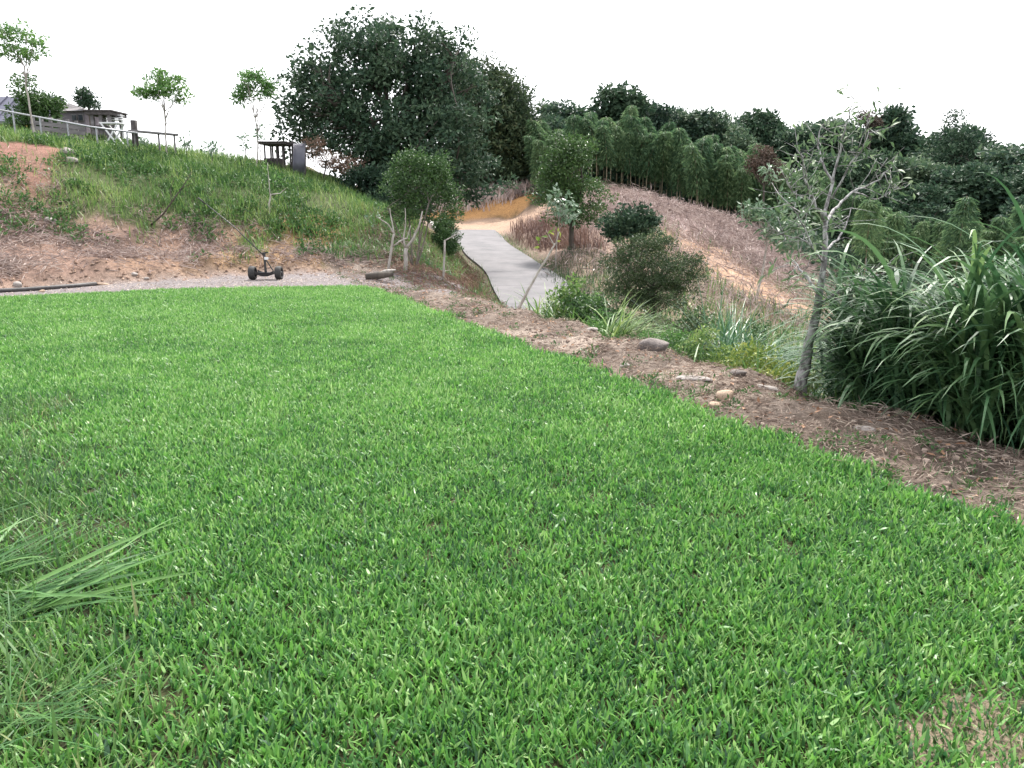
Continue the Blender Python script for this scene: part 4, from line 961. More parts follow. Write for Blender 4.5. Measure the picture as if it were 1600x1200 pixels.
def elephant_grass(u, Y, label, n_culm, n_leaf, hgt, spread, seed):
    rs = np.random.RandomState(seed); b = stand(u, Y); t = thing('elephant_grass', b, label, 'tall grass', 'elephant grass along the berm')
    cul = MB(); slots = []
    for k in range(n_culm):
        r = spread * math.sqrt(rs.rand()) * .45; a = rs.uniform(0, 6.28); ft = np.array([r * math.cos(a), r * math.sin(a), 0]); ft[2] = H1(b[0] + ft[0], b[1] + ft[1]) - b[2] - .04
        ln = rs.uniform(.1, .38); d = unit(np.array([math.cos(a) * ln + rs.normal() * .1, math.sin(a) * ln + rs.normal() * .1, 1])); h = hgt * rs.uniform(.5, .8)
        cul.tube([ft, ft + d * h * .5, ft + d * h], [.012, .011, .007], 5, .3)
        for q in np.linspace(.15, 1, 8): slots.append((ft + d * h * q, a + rs.normal() * .9 + (math.pi if rs.rand() < .25 else 0), q))
    link('culm', cul.mesh('culm', M['napier'], True), t)
    rs.shuffle(slots)
    slots = [(np.array(s_[0], float), float(s_[1]), float(s_[2])) for s_ in slots]
    front = sorted(slots, key=lambda s_: s_[0][1] + rs.normal() * .25)
    for p, az, q in front[:n_leaf]:
        top = q > .93 and rs.rand() < .07
        o = link('leaf', (NLU if top else NLF)[rs.randint(3 if top else 14)], t); o.location = p; o.rotation_euler = (rs.normal() * .12, rs.normal() * .15, az + rs.normal() * .3); s_ = rs.uniform(.7, 1.15); o.scale = (s_, s_, s_)
    m_ = len(slots) * 5; ss_ = [slots[i] for i in rs.randint(0, len(slots), m_)]
    P = np.array([s_[0] for s_ in ss_]) + rs.normal(size=(m_, 3)) * .05; az = np.array([s_[1] for s_ in ss_]) + rs.normal(size=m_) * .8
    tag(link('foliage', blades('foliage', P, az, rs.uniform(.5, 1.15, m_), rs.uniform(.024, .044, m_), np.abs(rs.normal(.3, .2, m_)), rs.uniform(1.2, 2.5, m_), np.clip(rs.normal(.35, .2, m_), 0, 1), M['napier'], 7, .95), t), kind='stuff')
    return t
elephant_grass(1385, 7.5, 'low left end clump of elephant grass right behind the slim grey tree', 26, 90, 1.2, 1.1, 1)
elephant_grass(1415, 6.8, 'second clump of elephant grass from the slim grey tree, its tips above the dead slope', 30, 90, 1.42, 1.15, 2)
elephant_grass(1510, 6.15, 'middle clump of elephant grass with tall upright tips behind the berm', 32, 110, 1.5, 1.1, 3)
elephant_grass(1480, 7.6, 'rear clump of elephant grass standing behind the middle clump', 32, 70, 1.75, 1.2, 4)
elephant_grass(1600, 5.6, 'nearest clump of elephant grass with broad leaves drooping over the berm', 32, 120, 1.36, 1.0, 5)
elephant_grass(1640, 6.7, 'tall clump of elephant grass at the far right behind the nearest clump', 32, 70, 1.42, 1.1, 6)
elephant_grass(1710, 5.2, 'outermost clump of elephant grass cut off by the edge of the view', 26, 60, 1.15, .9, 7)

# ------------------------------------------------------------------ plants behind the berm
def blade_clump(name, u, Y, label, cat, n, L, W, lean, mat, r=.25, az=None, big=30, tc=.5, rise=0):
    rs = np.random.RandomState(int(u)); b = stand(u, Y); t = thing(name, b, label, cat)
    P = np.stack([rs.normal(0, r * .6, n), rs.normal(0, r * .6, n), np.full(n, -.03)], -1)
    P[:, 2] += H(P[:, 0] + b[0], P[:, 1] + b[1]) - b[2]
    a = rs.uniform(0, 6.28, n) if az is None else rs.normal(az, .8, n)
    tag(link('leaves', blades('leaves', P, a, L * rs.uniform(.55, 1.1, n), W * rs.uniform(.7, 1.3, n), np.abs(rs.normal(lean, .25, n)), rs.uniform(.6, 1.9, n), np.clip(rs.normal(tc, .25, n), 0, 1), mat, 6, .93), t), kind='stuff')
    return t
blade_clump('grass_clump', 886, 13.9, 'bright green bushy grass clump beside the leaning stripped sapling', 'grass clump', 620, 1.2, .022, .35, M['bankgrass'], .4)
blade_clump('grass_clump', 925, 13.3, 'dense green weedy clump hiding the lower end of the path', 'grass clump', 620, 1.15, .026, .5, M['bankgrass'], .6, tc=.35)
blade_clump('grass_clump', 962, 11.0, 'arching fan of long grass leaves above the teal scrap', 'grass clump', 190, 1.05, .022, .65, M['bankgrass'], .14, az=.2, tc=.55)
blade_clump('sedge_clump', 1138, 10.6, 'blue green sedge clump with stiff leaves in front of the clay slope', 'sedge', 340, 1.75, .026, .32, M['sedge'], .26)
blade_clump('sedge_clump', 1190, 10.0, 'thin drooping pale sedge clump left of the slim grey tree', 'sedge', 240, 1.6, .014, .65, M['sedge'], .25, tc=.75)
def leafy(name, u, Y, label, cat, n, r, vtop, leaf, mat, seed):
    b = stand(u, Y); h = at(u, vtop, Y)[2] - b[2]; return make_tree(name, b, [(b + np.array([0, 0, h * .5]), np.array([r, r * .8, h * .5])), (b + np.array([r * .6, -.05, h * .35]), np.array([r * .6, r * .6, h * .35]))], label, cat, mat, M['bark'], n, 26, r * .3, leaf, .008, .5, 8, seed, twigs=16)
leafy('weed', 1160, 9.0, 'yellow green leafy weed between the sedge and the berm', 'weed', 80, .4, 525, .06, M['yellow'], 41)
leafy('weed', 886, 13.7, 'bushy bright green weed at the foot of the leaning stripped sapling', 'weed', 190, .45, 440, .08, M['bankgrass'], 49)
leafy('weed', 925, 13.1, 'broad green weed in front of the lower end of the path', 'weed', 200, .5, 462, .08, M['shrub'], 50)
leafy('weed', 918, 14.4, 'yellowish green weed bush where the path passes out of sight', 'weed', 170, .45, 455, .08, M['sapling'], 51)
leafy('weed', 1215, 8.2, 'yellowish low weed at the foot of the slim grey tree', 'weed', 60, .32, 562, .06, M['yellow'], 42)
leafy('weed', 935, 12.0, 'fresh green low weed just behind the teal scrap', 'weed', 60, .34, 492, .06, M['sapling'], 43)
leafy('weed', 1065, 11.2, 'tall olive weed rising behind the grey boulder', 'weed', 110, .45, 478, .07, M['olive'], 44)
leafy('weed', 1010, 12.4, 'dark tangled weed left of the grey boulder under the olive bush', 'weed', 100, .5, 492, .07, M['olive'], 45)
leafy('weed', 1095, 9.8, 'light green ferny weed beside the sedge clump', 'weed', 90, .36, 512, .05, M['bankgrass'], 46)
leafy('weed', 1040, 10.2, 'bright leafy weed growing just behind the grey boulder', 'weed', 70, .36, 512, .05, M['sapling'], 47)
leafy('weed', 1185, 10.8, 'taller mid green weed behind the blue green sedge clump', 'weed', 90, .42, 500, .06, M['shrub'], 48)

# ------------------------------------------------------------------ bamboo grove and the wooded hill
def bamboo_proto(h, seed):
    rs = np.random.RandomState(seed); mb = MB(); t = bpy.data.objects.new('bamboo', None); COL.objects.link(t)
    pts = []; bend = rs.uniform(.4, 1.1); az = rs.uniform(0, 6.28)
    for i in range(9):
        f = i / 8; pts.append((math.cos(az) * bend * f ** 3, math.sin(az) * bend * f ** 3, h * f - .2 * f ** 4))
    mb.tube(pts, [.045 - .037 * i / 8 for i in range(9)], 6)
    link('culm', mb.mesh('culm', M['culm'], True), t)
    n = 1150; lo_ = .28 + .14 * (seed % 2); f = lo_ + (1 - lo_) * rs.rand(n) ** .75; p = np.array([np.interp(f, np.linspace(0, 1, 9), [q[k] for q in pts]) for k in range(3)]).T
    rr = .66 * np.sin(np.pi * np.clip((f - lo_ + .12) / (1.17 - lo_), 0, 1)) ** .7; a = rs.uniform(0, 6.28, n); q = rs.rand(n) ** .6
    p[:, 0] += np.cos(a) * rr * q; p[:, 1] += np.sin(a) * rr * q; p[:, 2] -= q * rr * .35
    D = unit(np.stack([np.cos(a), np.sin(a), np.full(n, -.75)], -1) + rand_dir(n, rs) * .6); L = rs.uniform(.18, .38, n)
    link('foliage', leaves('foliage', p, D, rand_dir(n, rs) + np.array([0, 0, .7]), L, L * .24, np.clip(rs.normal(.42, .2, n), 0, 1), M['bamboo']), t)
    return t
BP = [bamboo_proto(h, 200 + i) for i, h in enumerate((4.2, 4.8, 3.8, 4.5))]
spots = []
brs_ = np.random.RandomState(9)
for u in np.arange(838, 1262, 6.2):                                    # front rank
    Yv = np.interp(u, [838, 930, 1030, 1100, 1170, 1262], [57, 55.5, 55.5, 52.8, 52.8, 55]) + brs_.uniform(-.5, 1.2)
    spots.append((u + brs_.uniform(-3, 3), Yv, brs_.uniform(.8, 1.08) * np.interp(u, [838, 900, 1000, 1180, 1260], [.8, .95, 1, 1.05, .9])))
NFRONT = len(spots)
for k in range(100):
    u = brs_.uniform(838, 1300); spots.append((u, np.interp(u, [838, 1030, 1170, 1300], [58, 57.5, 55, 58]) + brs_.uniform(0, 4.5), brs_.uniform(.8, 1.1)))
for k in range(44):                                                    # feathery bamboo low on the right
    u = brs_.uniform(1330, 1660); Yv = brs_.uniform(40, 52); spots.append((u, Yv, brs_.uniform(.7, 1.1)))
def put(o, first, loc, rz, sc, label, cat, group):
    c = o if first else copy_tree(o); c.location = loc; c.rotation_euler = (0, 0, rz); c.scale = (sc, sc, sc * random.uniform(.92, 1.1)); return tag(c, label, cat, group)
used = set()
for i, (u, Yv, sc) in enumerate(spots):
    k = i % 4; p = stand(u, Yv); right = u > 1300
    put(BP[k], k not in used, (p[0], p[1], p[2] - .05), brs_.uniform(0, 6.28), sc, 'feathery light green bamboo low in the wood behind the elephant grass' if right else 'slender bamboo ' + ('in the back ranks of the grove' if i >= NFRONT else 'in the front rank of the grove') + ', ' + ('behind the tree right of the path' if u < 950 else 'above the upper dead brush slope' if u < 1080 else 'near the reddish round headed tree' if u < 1200 else 'behind the slim grey tree'), 'bamboo',
        'bamboo in the low wood' if right else 'bamboo in the grove'); used.add(k)

def hill_proto(seed, mat, tall):
    rs = np.random.RandomState(seed); b = np.zeros(3); ells = []
    for k in range(6):
        a = rs.uniform(0, 6.28); r = rs.uniform(.2, 1.0); ells.append((np.array([math.cos(a) * r, math.sin(a) * r, tall * rs.uniform(.5, .85)]), np.array([rs.uniform(.7, 1.2), rs.uniform(.7, 1.2), rs.uniform(.6, 1.0)])))
    ells.append((np.array([0, 0, tall * .6]), np.array([1.4, 1.4, tall * .28])))
    return make_tree('broadleaf_tree', b, ells, 'x', 'tree', mat, M['bark'], 150, 34, .5, .3, .14, .5, 8, seed, twigs=14, aspect=.5)
HP = [hill_proto(301, M['hill'], 5.2), hill_proto(302, M['hill'], 5.8), hill_proto(303, M['hill'], 4.6), hill_proto(304, M['darktree'], 4.4)]
hill = []                                     # u, v of the top, Y, proto, scale over height
for u, v, Y in ((885, 158, 70), (862, 180, 66), (925, 175, 72), (965, 146, 72), (990, 155, 74), (1020, 165, 73), (1045, 168, 76), (1075, 172, 74), (1105, 176, 76), (1130, 190, 74), (1180, 178, 76), (1155, 196, 70), (1210, 190, 78), (1235, 196, 74), (1260, 186, 80), (1290, 184, 80),
                (1330, 186, 84), (1362, 176, 84), (1392, 186, 84), (1415, 208, 82), (1450, 222, 76), (1470, 210, 76), (1520, 206, 76), (1548, 225, 76), (1590, 222, 66), (1625, 225, 64), (1570, 250, 60), (1425, 245, 62), (1380, 240, 64), (1345, 245, 62), (1310, 240, 66), (1275, 250, 64), (1460, 265, 60),
                (1500, 255, 66), (1535, 270, 58), (1600, 300, 52), (1410, 300, 52), (1440, 320, 50), (1360, 300, 56), (1325, 330, 52), (1480, 330, 50), (1650, 270, 56)): hill.append((u, v, Y))
used = set(); hrs = np.random.RandomState(4)
ORD = 'first second third fourth fifth sixth seventh eighth ninth tenth eleventh twelfth thirteenth fourteenth fifteenth sixteenth seventeenth eighteenth'.split() + ['farthest along']*30
hill.sort(key=lambda q: (q[0] > 1300, q[1] > 226, q[0])); cnt = {}
for i, (u, v, Y) in enumerate(hill):
    p = stand(u, Y); top = at(u, v, Y)[2]; k = hrs.randint(4); h0 = [5.2, 5.8, 4.6, 4.4][k]; s_ = max(.5, (top - p[2] + .3) / (h0 * 1.02))
    base = p.copy()
    z_ = (u > 1300, v > 226); cnt[z_] = cnt.get(z_, 0) + 1
    lab = ('dark round topped skyline tree on the hill, %s to the right from the bamboo edge', 'dark tree below the skyline over the right end of the bamboo, %s from the left',
           'bluish dark skyline tree in the right wood, %s counted from the slim grey tree', 'dark tree within the right wood below its skyline, %s counted from the left')[z_[0] * 2 + z_[1]] % ORD[cnt[z_] - 1]
    c = put(HP[k], k not in used, base, hrs.uniform(0, 6.28), 1, lab, 'tree', 'trees on the wooded hill' if u < 1300 else 'trees in the wood on the right'); used.add(k)
    wd = min(s_, 1.5) * hrs.uniform(1.0, 1.3); c.scale = (wd, wd, s_)
make_tree('broadleaf_tree', stand(1495, 72), [E(1493, 190, 72, 15, 18), E(1490, 215, 72, 26, 14), E(1505, 235, 72, 38, 20), E(1480, 250, 72, 40, 26)],
          'tallest dark tree with a spire above the wood on the right', 'tree', M['darktree'], M['bark'], 90, 50, .6, .3, .14, .7, 8, 61)
make_tree('broadleaf_tree', stand(1350, 80), [E(1355, 182, 80, 18, 8), E(1365, 190, 80, 14, 8)],
          'reddish sparse tree poking above the skyline of the wooded hill', 'tree', M['redtree'], M['bark'], 26, 30, .5, .3, .12, .8, 8, 62)

# ------------------------------------------------------------------ stones, log, hose and scraps
def stone(name, p, d, mat, label, cat='stone', seed=0, rz=0):
    rs = np.random.RandomState(seed); t = bpy.data.meshes.new(name)
    import bmesh
    bm = bmesh.new(); bmesh.ops.create_icosphere(bm, subdivisions=3, radius=.5)
    pl = [(unit(rs.normal(size=3)), rs.uniform(.3, .46)) for _ in range(9)]
    for v in bm.verts:
        c = np.array(v.co)
        for n_, k in pl:
            e = c @ n_ - k
            if e > 0: c = c - n_ * e * .85
        c = c * (1 + .08 * (vnoise(c[0] * 5 + seed, c[1] * 5 + c[2] * 3) - .5)); v.co = c
    bm.to_mesh(t); bm.free(); t.materials.append(mat); t.polygons.foreach_set('use_smooth', np.ones(len(t.polygons), bool))
    o = link(name, t); o.location = (p[0], p[1], p[2] + d[2] * .08); o.scale = d; o.rotation_euler = (rs.normal() * .08, rs.normal() * .08, rz)
    return tag(o, label, cat, 'stones lying about the lawn')
for k, (u, v, d, m_, lab, rz) in enumerate((
    (1133, 622, (.19, .14, .13), 'sandstone', 'larger of the two pale sandstone blocks on the berm', .3), (1118, 634, (.15, .1, .06), 'sandstone', 'smaller flat sandstone piece against the larger pale block', .9),
    (1022, 545, (.38, .26, .22), 'stonegrey', 'rounded grey brown boulder on the crest of the berm', .2), (1085, 592, (.4, .12, .04), 'stonepale', 'long thin flat stone lying on the berm below the boulder', -.2),
    (1153, 584, (.2, .12, .08), 'stonegrey', 'dark grey stone below the yellow green weed', .5), (976, 572, (.12, .09, .05), 'stonepale', 'small whitish stone on the straw beside the lawn edge', 0),
    (1198, 606, (.26, .12, .05), 'stonepale', 'flat pale grey slab piece near the foot of the slim tree', -.5), (1352, 672, (.2, .1, .05), 'stonepale', 'flat pale stone in front of the elephant grass', -.4),
    (925, 515, (.2, .12, .05), 'stonepale', 'pale slab stone near the teal scrap on the crest', 0),
    (104, 240, (.36, .3, .28), 'stonepale', 'upper white rock beside the red soil heap on the bank', 0), (112, 252, (.34, .24, .22), 'stonepale', 'lower white rock beside the red soil heap on the bank', .6),
    (78, 345, (.3, .2, .16), 'stonepale', 'pale rock in the dead grass halfway up the bank', 0), (27, 446, (.2, .16, .14), 'stonepale', 'pale stone at the foot of the bank beside the dark pipe', 0),
    (66, 456, (.14, .1, .07), 'sandstone', 'buff stone on the lawn side of the dark pipe', 0), (160, 445, (.3, .16, .08), 'sandstone', 'flat buff stone on the gravel strip', .1), (210, 429, (.14, .12, .1), 'stonepale', 'small pale stone below the clay foot of the bank', 0), (229, 436, (.12, .1, .08), 'stonepale', 'small whitish stone on the grey gravel strip', 0))):
    p = hit(u, v); stone('stone', p, d, M[m_], lab, 'stone', 400 + k, rz)
# a broken log at the corner of the lawn
p = hit(592, 437); t = thing('log', p, 'short dark split log at the corner of the lawn below the bare saplings', 'log')
mb = MB(); mb.tube([(-.28, -.05, .06), (0, 0, .09), (.3, .08, .12)], [.07, .085, .06], 9); link('trunk', mb.mesh('trunk', M['bark'], True), t)
mb = MB(); mb.tube([(-.1, .02, .1), (.15, .05, .18), (.36, .1, .2)], [.03, .035, .02], 7); link('branch_stub', mb.mesh('branch_stub', M['barkpale'], True), t)
# the dark pipe along the far left edge
pts = [hit(u, v) + np.array([0, 0, .03]) for u, v in ((-60, 462), (0, 457), (40, 455), (80, 452), (120, 449), (150, 446))]
b = pts[0].copy(); mb = MB(); mb.tube([q - b for q in pts], .045, 8); o = mb.build('pipe', M['hose'], None, True, b); tag(o, 'dark pipe lying between the lawn and the foot of the bank', 'pipe')
# teal scrap
p = hit(955, 527); mb = MB(); n_ = 9
V = []; Fs = []
for i in range(n_):
    for j in range(5): V.append(((i / 8 - .5) * .2, (j / 4 - .5) * .09, .03 + .05 * math.sin(i * 1.3 + j) * math.cos(j * 1.1 + i * .4)))
for i in range(n_ - 1):
    for j in range(4): Fs.append((i * 5 + j, i * 5 + j + 1, (i + 1) * 5 + j + 1, (i + 1) * 5 + j))
mb.add(V, Fs); o = mb.build('plastic_scrap', M['teal'], None, True, p); tag(o, 'crumpled scrap of teal plastic on the crest of the berm', 'scrap')

# ------------------------------------------------------------------ the two wheeled cart
gp = hit(416, 437); cz = gp[2]
cart = thing('hand_cart', (gp[0], gp[1], cz), 'black two wheeled hand cart with a long thin handle behind the lawn', 'cart')
k = px(gp[1]); R_ = 10.5 * k; hw = 20.5 * k
for s_ in (-1, 1):
    wb = MB(); wb.ring((s_ * hw, 0, R_), (1, 0, 0), R_, 9 * k, 3.6 * k, 26); wh = link('wheel', wb.mesh('wheel', M['rubber'], True), cart)
    rb_ = MB(); rb_.ring((s_ * hw, 0, R_), (1, 0, 0), R_ - 3.4 * k, 5 * k, 1.4 * k, 20)
    for q in range(5):
        a = q * 2 * math.pi / 5; rb_.bar((s_ * hw, 0, R_), (s_ * hw, math.cos(a) * (R_ - 4 * k), R_ + math.sin(a) * (R_ - 4 * k)), 2 * k)
    link('rim', rb_.mesh('rim', M['metalblack']), wh)
    hb = MB(); hb.tube([(s_ * hw - 5 * k, 0, R_), (s_ * hw + 5 * k, 0, R_)], 2.4 * k, 10); link('hub', hb.mesh('hub', M['metalblack'], True), wh)
mb = MB(); mb.tube([(-hw, 0, R_), (hw, 0, R_)], 1.3 * k, 8); link('axle', mb.mesh('axle', M['metalblack'], True), cart)
mb = MB(); V = []; Fs = []
for i in range(11):                               # dished tray between the wheels
    f = i / 10 * 2 - 1; z = R_ - 2 * k + 4.5 * k * f * f
    for yy, dz in ((-9 * k, 2 * k), (-8 * k, -1.5 * k), (8 * k, -1.5 * k), (9 * k, 2 * k), (8 * k, -3 * k), (-8 * k, -3 * k)): V.append((f * 15 * k, yy, z + dz))
for i in range(10):
    for j in range(6): Fs.append((i * 6 + j, i * 6 + (j + 1) % 6, (i + 1) * 6 + (j + 1) % 6, (i + 1) * 6 + j))
Fs += [(0, 1, 2, 3, 4, 5), tuple(60 + j for j in (5, 4, 3, 2, 1, 0))]
mb.add(V, Fs); link('tray', mb.mesh('tray', M['metalblack']), cart)
mb = MB(); mb.bar((0, 0, R_ - 2 * k), (-1 * k, .02, 42 * k), 3 * k); mb.bar((-5 * k, .02, 40 * k), (5 * k, .02, 42 * k), 2.4 * k); link('post', mb.mesh('post', M['metalblack']), cart)
mb = MB(); mb.bar((1 * k, .02, 31 * k), (12 * k, .03, 12 * k), 1.6 * k); link('brace', mb.mesh('brace', M['metalblack']), cart)
mb = MB(); mb.box((3 * k, -.03, 33 * k), (6 * k, .012, 4 * k)); link('tag_plate', mb.mesh('tag_plate', M['white']), cart)
mb = MB(); mb.tube([(-1 * k, .02, 36 * k), (-50 * k, .18, 82 * k), (-103 * k, .38, 122 * k)], [.9 * k, .75 * k, .6 * k], 7); hd = link('handle', mb.mesh('handle', M['metalblack'], True), cart)
mb = MB(); mb.tube([(-94 * k, .35, 115 * k), (-106 * k, .39, 124.5 * k)], 1.3 * k, 8); link('grip', mb.mesh('grip', M['rubber'], True), hd)

# ------------------------------------------------------------------ buildings on the hilltop
def hz(x, y): return H1(x, y)
Yr = 36.0
A = at(-170, 151, Yr + 2); A0 = at(-175, 189, Yr); B0 = at(70, 190, Yr)
gz = hz(-20, 36)
hs_ = thing('house', (A0[0] / 2 + B0[0] / 2, Yr + 2, gz), 'low house with a blue grey roof at the left end of the hilltop', 'house')
o0 = np.array(hs_.location)
def L2(p): return tuple(np.array(p) - o0)
eave = A0[2]; ridge = A[2]; x0, x1 = A0[0], B0[0]
V = [L2(q) for q in ((x0, Yr, eave), (x1, Yr, eave), (x1 - .3, Yr + 2, ridge), (x0, Yr + 2, ridge), (x1, Yr + 4, eave), (x0, Yr + 4, eave))]
V2 = [(a, b, c - .12) for a, b, c in V]
mb = MB(); mb.add(V + V2, [(0, 1, 2, 3), (3, 2, 4, 5), (7, 6, 9, 8), (8, 9, 11, 10), (0, 6, 7, 1), (1, 7, 8, 2), (2, 8, 10, 4), (4, 10, 11, 5), (5, 11, 9, 3), (3, 9, 6, 0)])
rf = link('roof', mb.mesh('roof', M['roof']), hs_)
mb = MB()
for i in range(14):                                   # standing seams on the roof
    f = (i + .5) / 14; xa = x0 + (x1 - x0) * f; mb.bar(L2((xa, Yr + .02, eave + .03)), L2((xa, Yr + 1.98, ridge + .03)), .05, .05)
link('seam', mb.mesh('seam', M['roof']), rf)
mb = MB(); mb.box(((x0 + x1) / 2 - o0[0], 0, (eave - .15 - gz) / 2), (x1 - x0 - .6, 3.4, eave - .15 - gz)); link('wall', mb.mesh('wall', M['orangewall']), hs_)
for xx in (x0 + 3, x0 + 5.2, x1 - 3, x1 - 1.6):
    mb = MB(); mb.box((xx - o0[0], -1.72, (eave - gz) * .55), (1.0, .06, .9)); fr = link('window', mb.mesh('window', M['white']), hs_)
    mb = MB(); mb.box((xx - o0[0], -1.755, (eave - gz) * .55), (.86, .02, .76)); link('pane', mb.mesh('pane', M['glass']), fr)
# grey outbuilding with two dark windows
Y2 = 31.0; q0 = at(96, 200, Y2); q1 = at(135, 200, Y2); top = at(110, 174, Y2)[2]; g2 = hz((q0[0] + q1[0]) / 2, Y2)
ob = thing('outbuilding', ((q0[0] + q1[0]) / 2, Y2 + .5, g2), 'small violet grey building with two dark windows between the shrub and the shelter', 'building')
wd = q1[0] - q0[0]; hh = top - g2
mb = MB(); mb.box((0, 0, hh / 2), (wd, 1, hh)); link('wall', mb.mesh('wall', M['wall']), ob)
mb = MB(); mb.add([(-wd / 2 - .1, -.65, hh + .003), (wd / 2 + .1, -.65, hh + .003), (wd / 2 + .1, .65, hh + .003), (-wd / 2 - .1, .65, hh + .003), (-wd * .38, 0, hh + .36), (wd * .1, 0, hh + .2)],
                  [(3, 2, 1, 0), (0, 1, 5, 4), (1, 2, 5), (2, 3, 4, 5), (3, 0, 4)]); link('roof', mb.mesh('roof', M['woodgrey']), ob)
for u in (117, 127):
    xx = at(u, 184, Y2)[0] - ob.location.x; zz = at(u, 184, Y2)[2] - g2
    mb = MB(); mb.box((xx, -.52, zz), (.2, .05, .26)); fr = link('window', mb.mesh('window', M['woodgrey']), ob)
    mb = MB(); mb.box((xx, -.555, zz), (.15, .03, .2)); link('pane', mb.mesh('pane', M['glass']), fr)
# open shelter
Y3 = 26.9
def shelter(name, u0, u1, vt, Y, dep, label, cat, roofv, matr, matp, posts=4, shelf=True, n_slat=6, pw=.1):
    a = at(u0, vt, Y); b = at(u1, vt, Y); g = min(hz(a[0], Y), hz(b[0], Y)); t = thing(name, ((a[0] + b[0]) / 2, Y + dep / 2, g), label, cat); w2 = (b[0] - a[0]) / 2; h = a[2] - g; rt = roofv * px(Y)
    for s_ in np.linspace(-1, 1, posts // 2):
        for d_ in (-1, 1):
            mb = MB(); mb.bar((s_ * (w2 - .08), d_ * (dep / 2 - .06), -.1), (s_ * (w2 - .08), d_ * (dep / 2 - .06), h - rt), pw); link('post', mb.mesh('post', matp), t)
    mb = MB(); mb.box((0, 0, h - rt / 2), (2 * w2 + .12, dep + .2, rt)); mb.box((0, 0, h + .02), (2 * w2 + .2, dep + .28, .035)); link('roof', mb.mesh('roof', matr), t)
    if shelf:
        for i in range(n_slat):
            mb = MB(); f = (i + .5) / n_slat * 2 - 1; mb.box((f * (w2 - .12), -dep / 2 + .03, h * .30), ((w2 * 2 - .3) / n_slat * .7, .03, h * .48)); link('board', mb.mesh('board', matp), t)
        mb = MB(); mb.box((0, -dep / 2, h * .56), (2 * w2 - .1, .3, .05)); link('counter', mb.mesh('counter', matr), t)
    return t
shelter('shelter', 138, 172, 174, Y3, .9, 'dark flat roofed open shelter on the hilltop with a boarded counter', 'shelter', 5, M['wooddark'], M['woodgrey'], 6, True, 5)
Y4 = 26.6
shelter('lean_to', 408, 444, 223, Y4, 1.0, 'low open timber frame with a dark flat roof near the big tree', 'shelter', 2.2, M['wooddark'], M['wooddark'], 8, False, pw=.045)
# things under that frame: a dark barrow like box and a panel of tin
p = stand(428, Y4 + .3); mb = MB(); mb.box((0, 0, .22), (.5, .35, .28)); mb.bar((-.2, .1, 0), (-.2, .1, .1), .05); mb.bar((.2, .1, 0), (.2, .1, .1), .05); mb.bar((-.2, -.1, 0), (-.2, -.1, .1), .05); mb.bar((.2, -.1, 0), (.2, -.1, .1), .05)
tag(mb.build('crate', M['wooddark'], None, False, p), 'dark crate standing under the open timber frame', 'crate')
a = stand(457, 27); tp_ = thing('tin_screen', a, 'leaning screen of grey corrugated tin beside the open timber frame', 'screen')
V = []; Fs = []; wt = 18 * px(27); ht = at(460, 224, 27)[2] - a[2]; nn = 40
for i in range(nn + 1):
    x = i / nn * wt; yy = .018 * math.sin(i * 1.57)
    V += [(x, yy, -.05), (x + .06, yy + .12, ht)]
for i in range(nn): Fs.append((2 * i, 2 * i + 2, 2 * i + 3, 2 * i + 1))
me_ = MB().add(V, Fs).mesh('sheet', M['tin'], True); o = link('sheet', me_, tp_); so_ = o.modifiers.new('thick', 'SOLIDIFY'); so_.thickness = .006
for x_ in (0.0, wt): mb = MB(); mb.bar((x_, .06, -.1), (x_ + .03, .16, ht + .08), .06); link('post', mb.mesh('post', M['wooddark']), tp_)
# rail along the hilltop edge and grey post and board fence
def rail_line(pts):
    return [at(u, v, Y) for u, v, Y in pts]
rp = rail_line(((-40, 166, 23.6), (0, 172, 23.8), (70, 185, 24.2), (140, 198, 24.6), (215, 208, 25.0)))
b0 = np.array([rp[0][0], rp[0][1], hz(rp[0][0], rp[0][1])]); rl = thing('handrail', b0, 'long thin galvanised rail sloping down in front of the hilltop buildings', 'rail')
mb = MB(); mb.tube([q - b0 for q in rp], .028, 8); link('rail', mb.mesh('rail', M['steel'], True), rl)
for u, v, Y in ((20, 176, 23.9), (62, 183.5, 24.1), (105, 191.5, 24.4), (150, 199.5, 24.65), (198, 206, 24.9)):
    q = at(u, v, Y); mb = MB(); mb.bar((q[0] - b0[0], q[1] - b0[1], hz(q[0], q[1]) - b0[2] - .1), (q[0] - b0[0], q[1] - b0[1], q[2] - b0[2]), .035); link('post', mb.mesh('post', M['steel']), rl)
fn = thing('fence', stand(105, 26), 'grey board fence below the hilltop buildings', 'fence'); f0 = np.array(fn.location)
for i, u in enumerate(np.arange(55, 136, 13.5)):
    q = stand(u, 26); mb = MB(); mb.bar(q - f0 + np.array([0, 0, -.15]), q - f0 + np.array([0, 0, .62]), .08); link('post', mb.mesh('post', M['woodgrey']), fn)
qa, qb = stand(52, 26), stand(136, 26)
for z_ in (.14, .3, .46):
    mb = MB(); mb.bar(qa - f0 + np.array([0, -.06, z_]), qb - f0 + np.array([0, -.06, z_]), .03, .12); link('board', mb.mesh('board', M['woodgrey']), fn)
dp = stand(213, 25.4); zt = at(213, 188, 25.4)[2] - dp[2]; po = thing('timber_post', dp, 'thick dark weathered post beside the end of the rail', 'post')
mb = MB(); mb.tube([(0, 0, -.2), (.01, 0, zt * .5), (.02, 0, zt)], [.1, .095, .1], 9); link('trunk', mb.mesh('trunk', M['wooddark'], True), po)
mb = MB(); mb.bar((.0, -.12, .15), (-.45, -.14, .12), .09); link('stub', mb.mesh('stub', M['wooddark']), po)
pa, pb = at(200, 204, 25.2), at(278, 211, 25.9); pm = (pa + pb) / 2; pl_ = thing('plank_bench', stand(240, 25.5), 'long grey plank on thin legs running from the dark post past the flat crowned sapling', 'bench'); l0 = np.array(pl_.location)
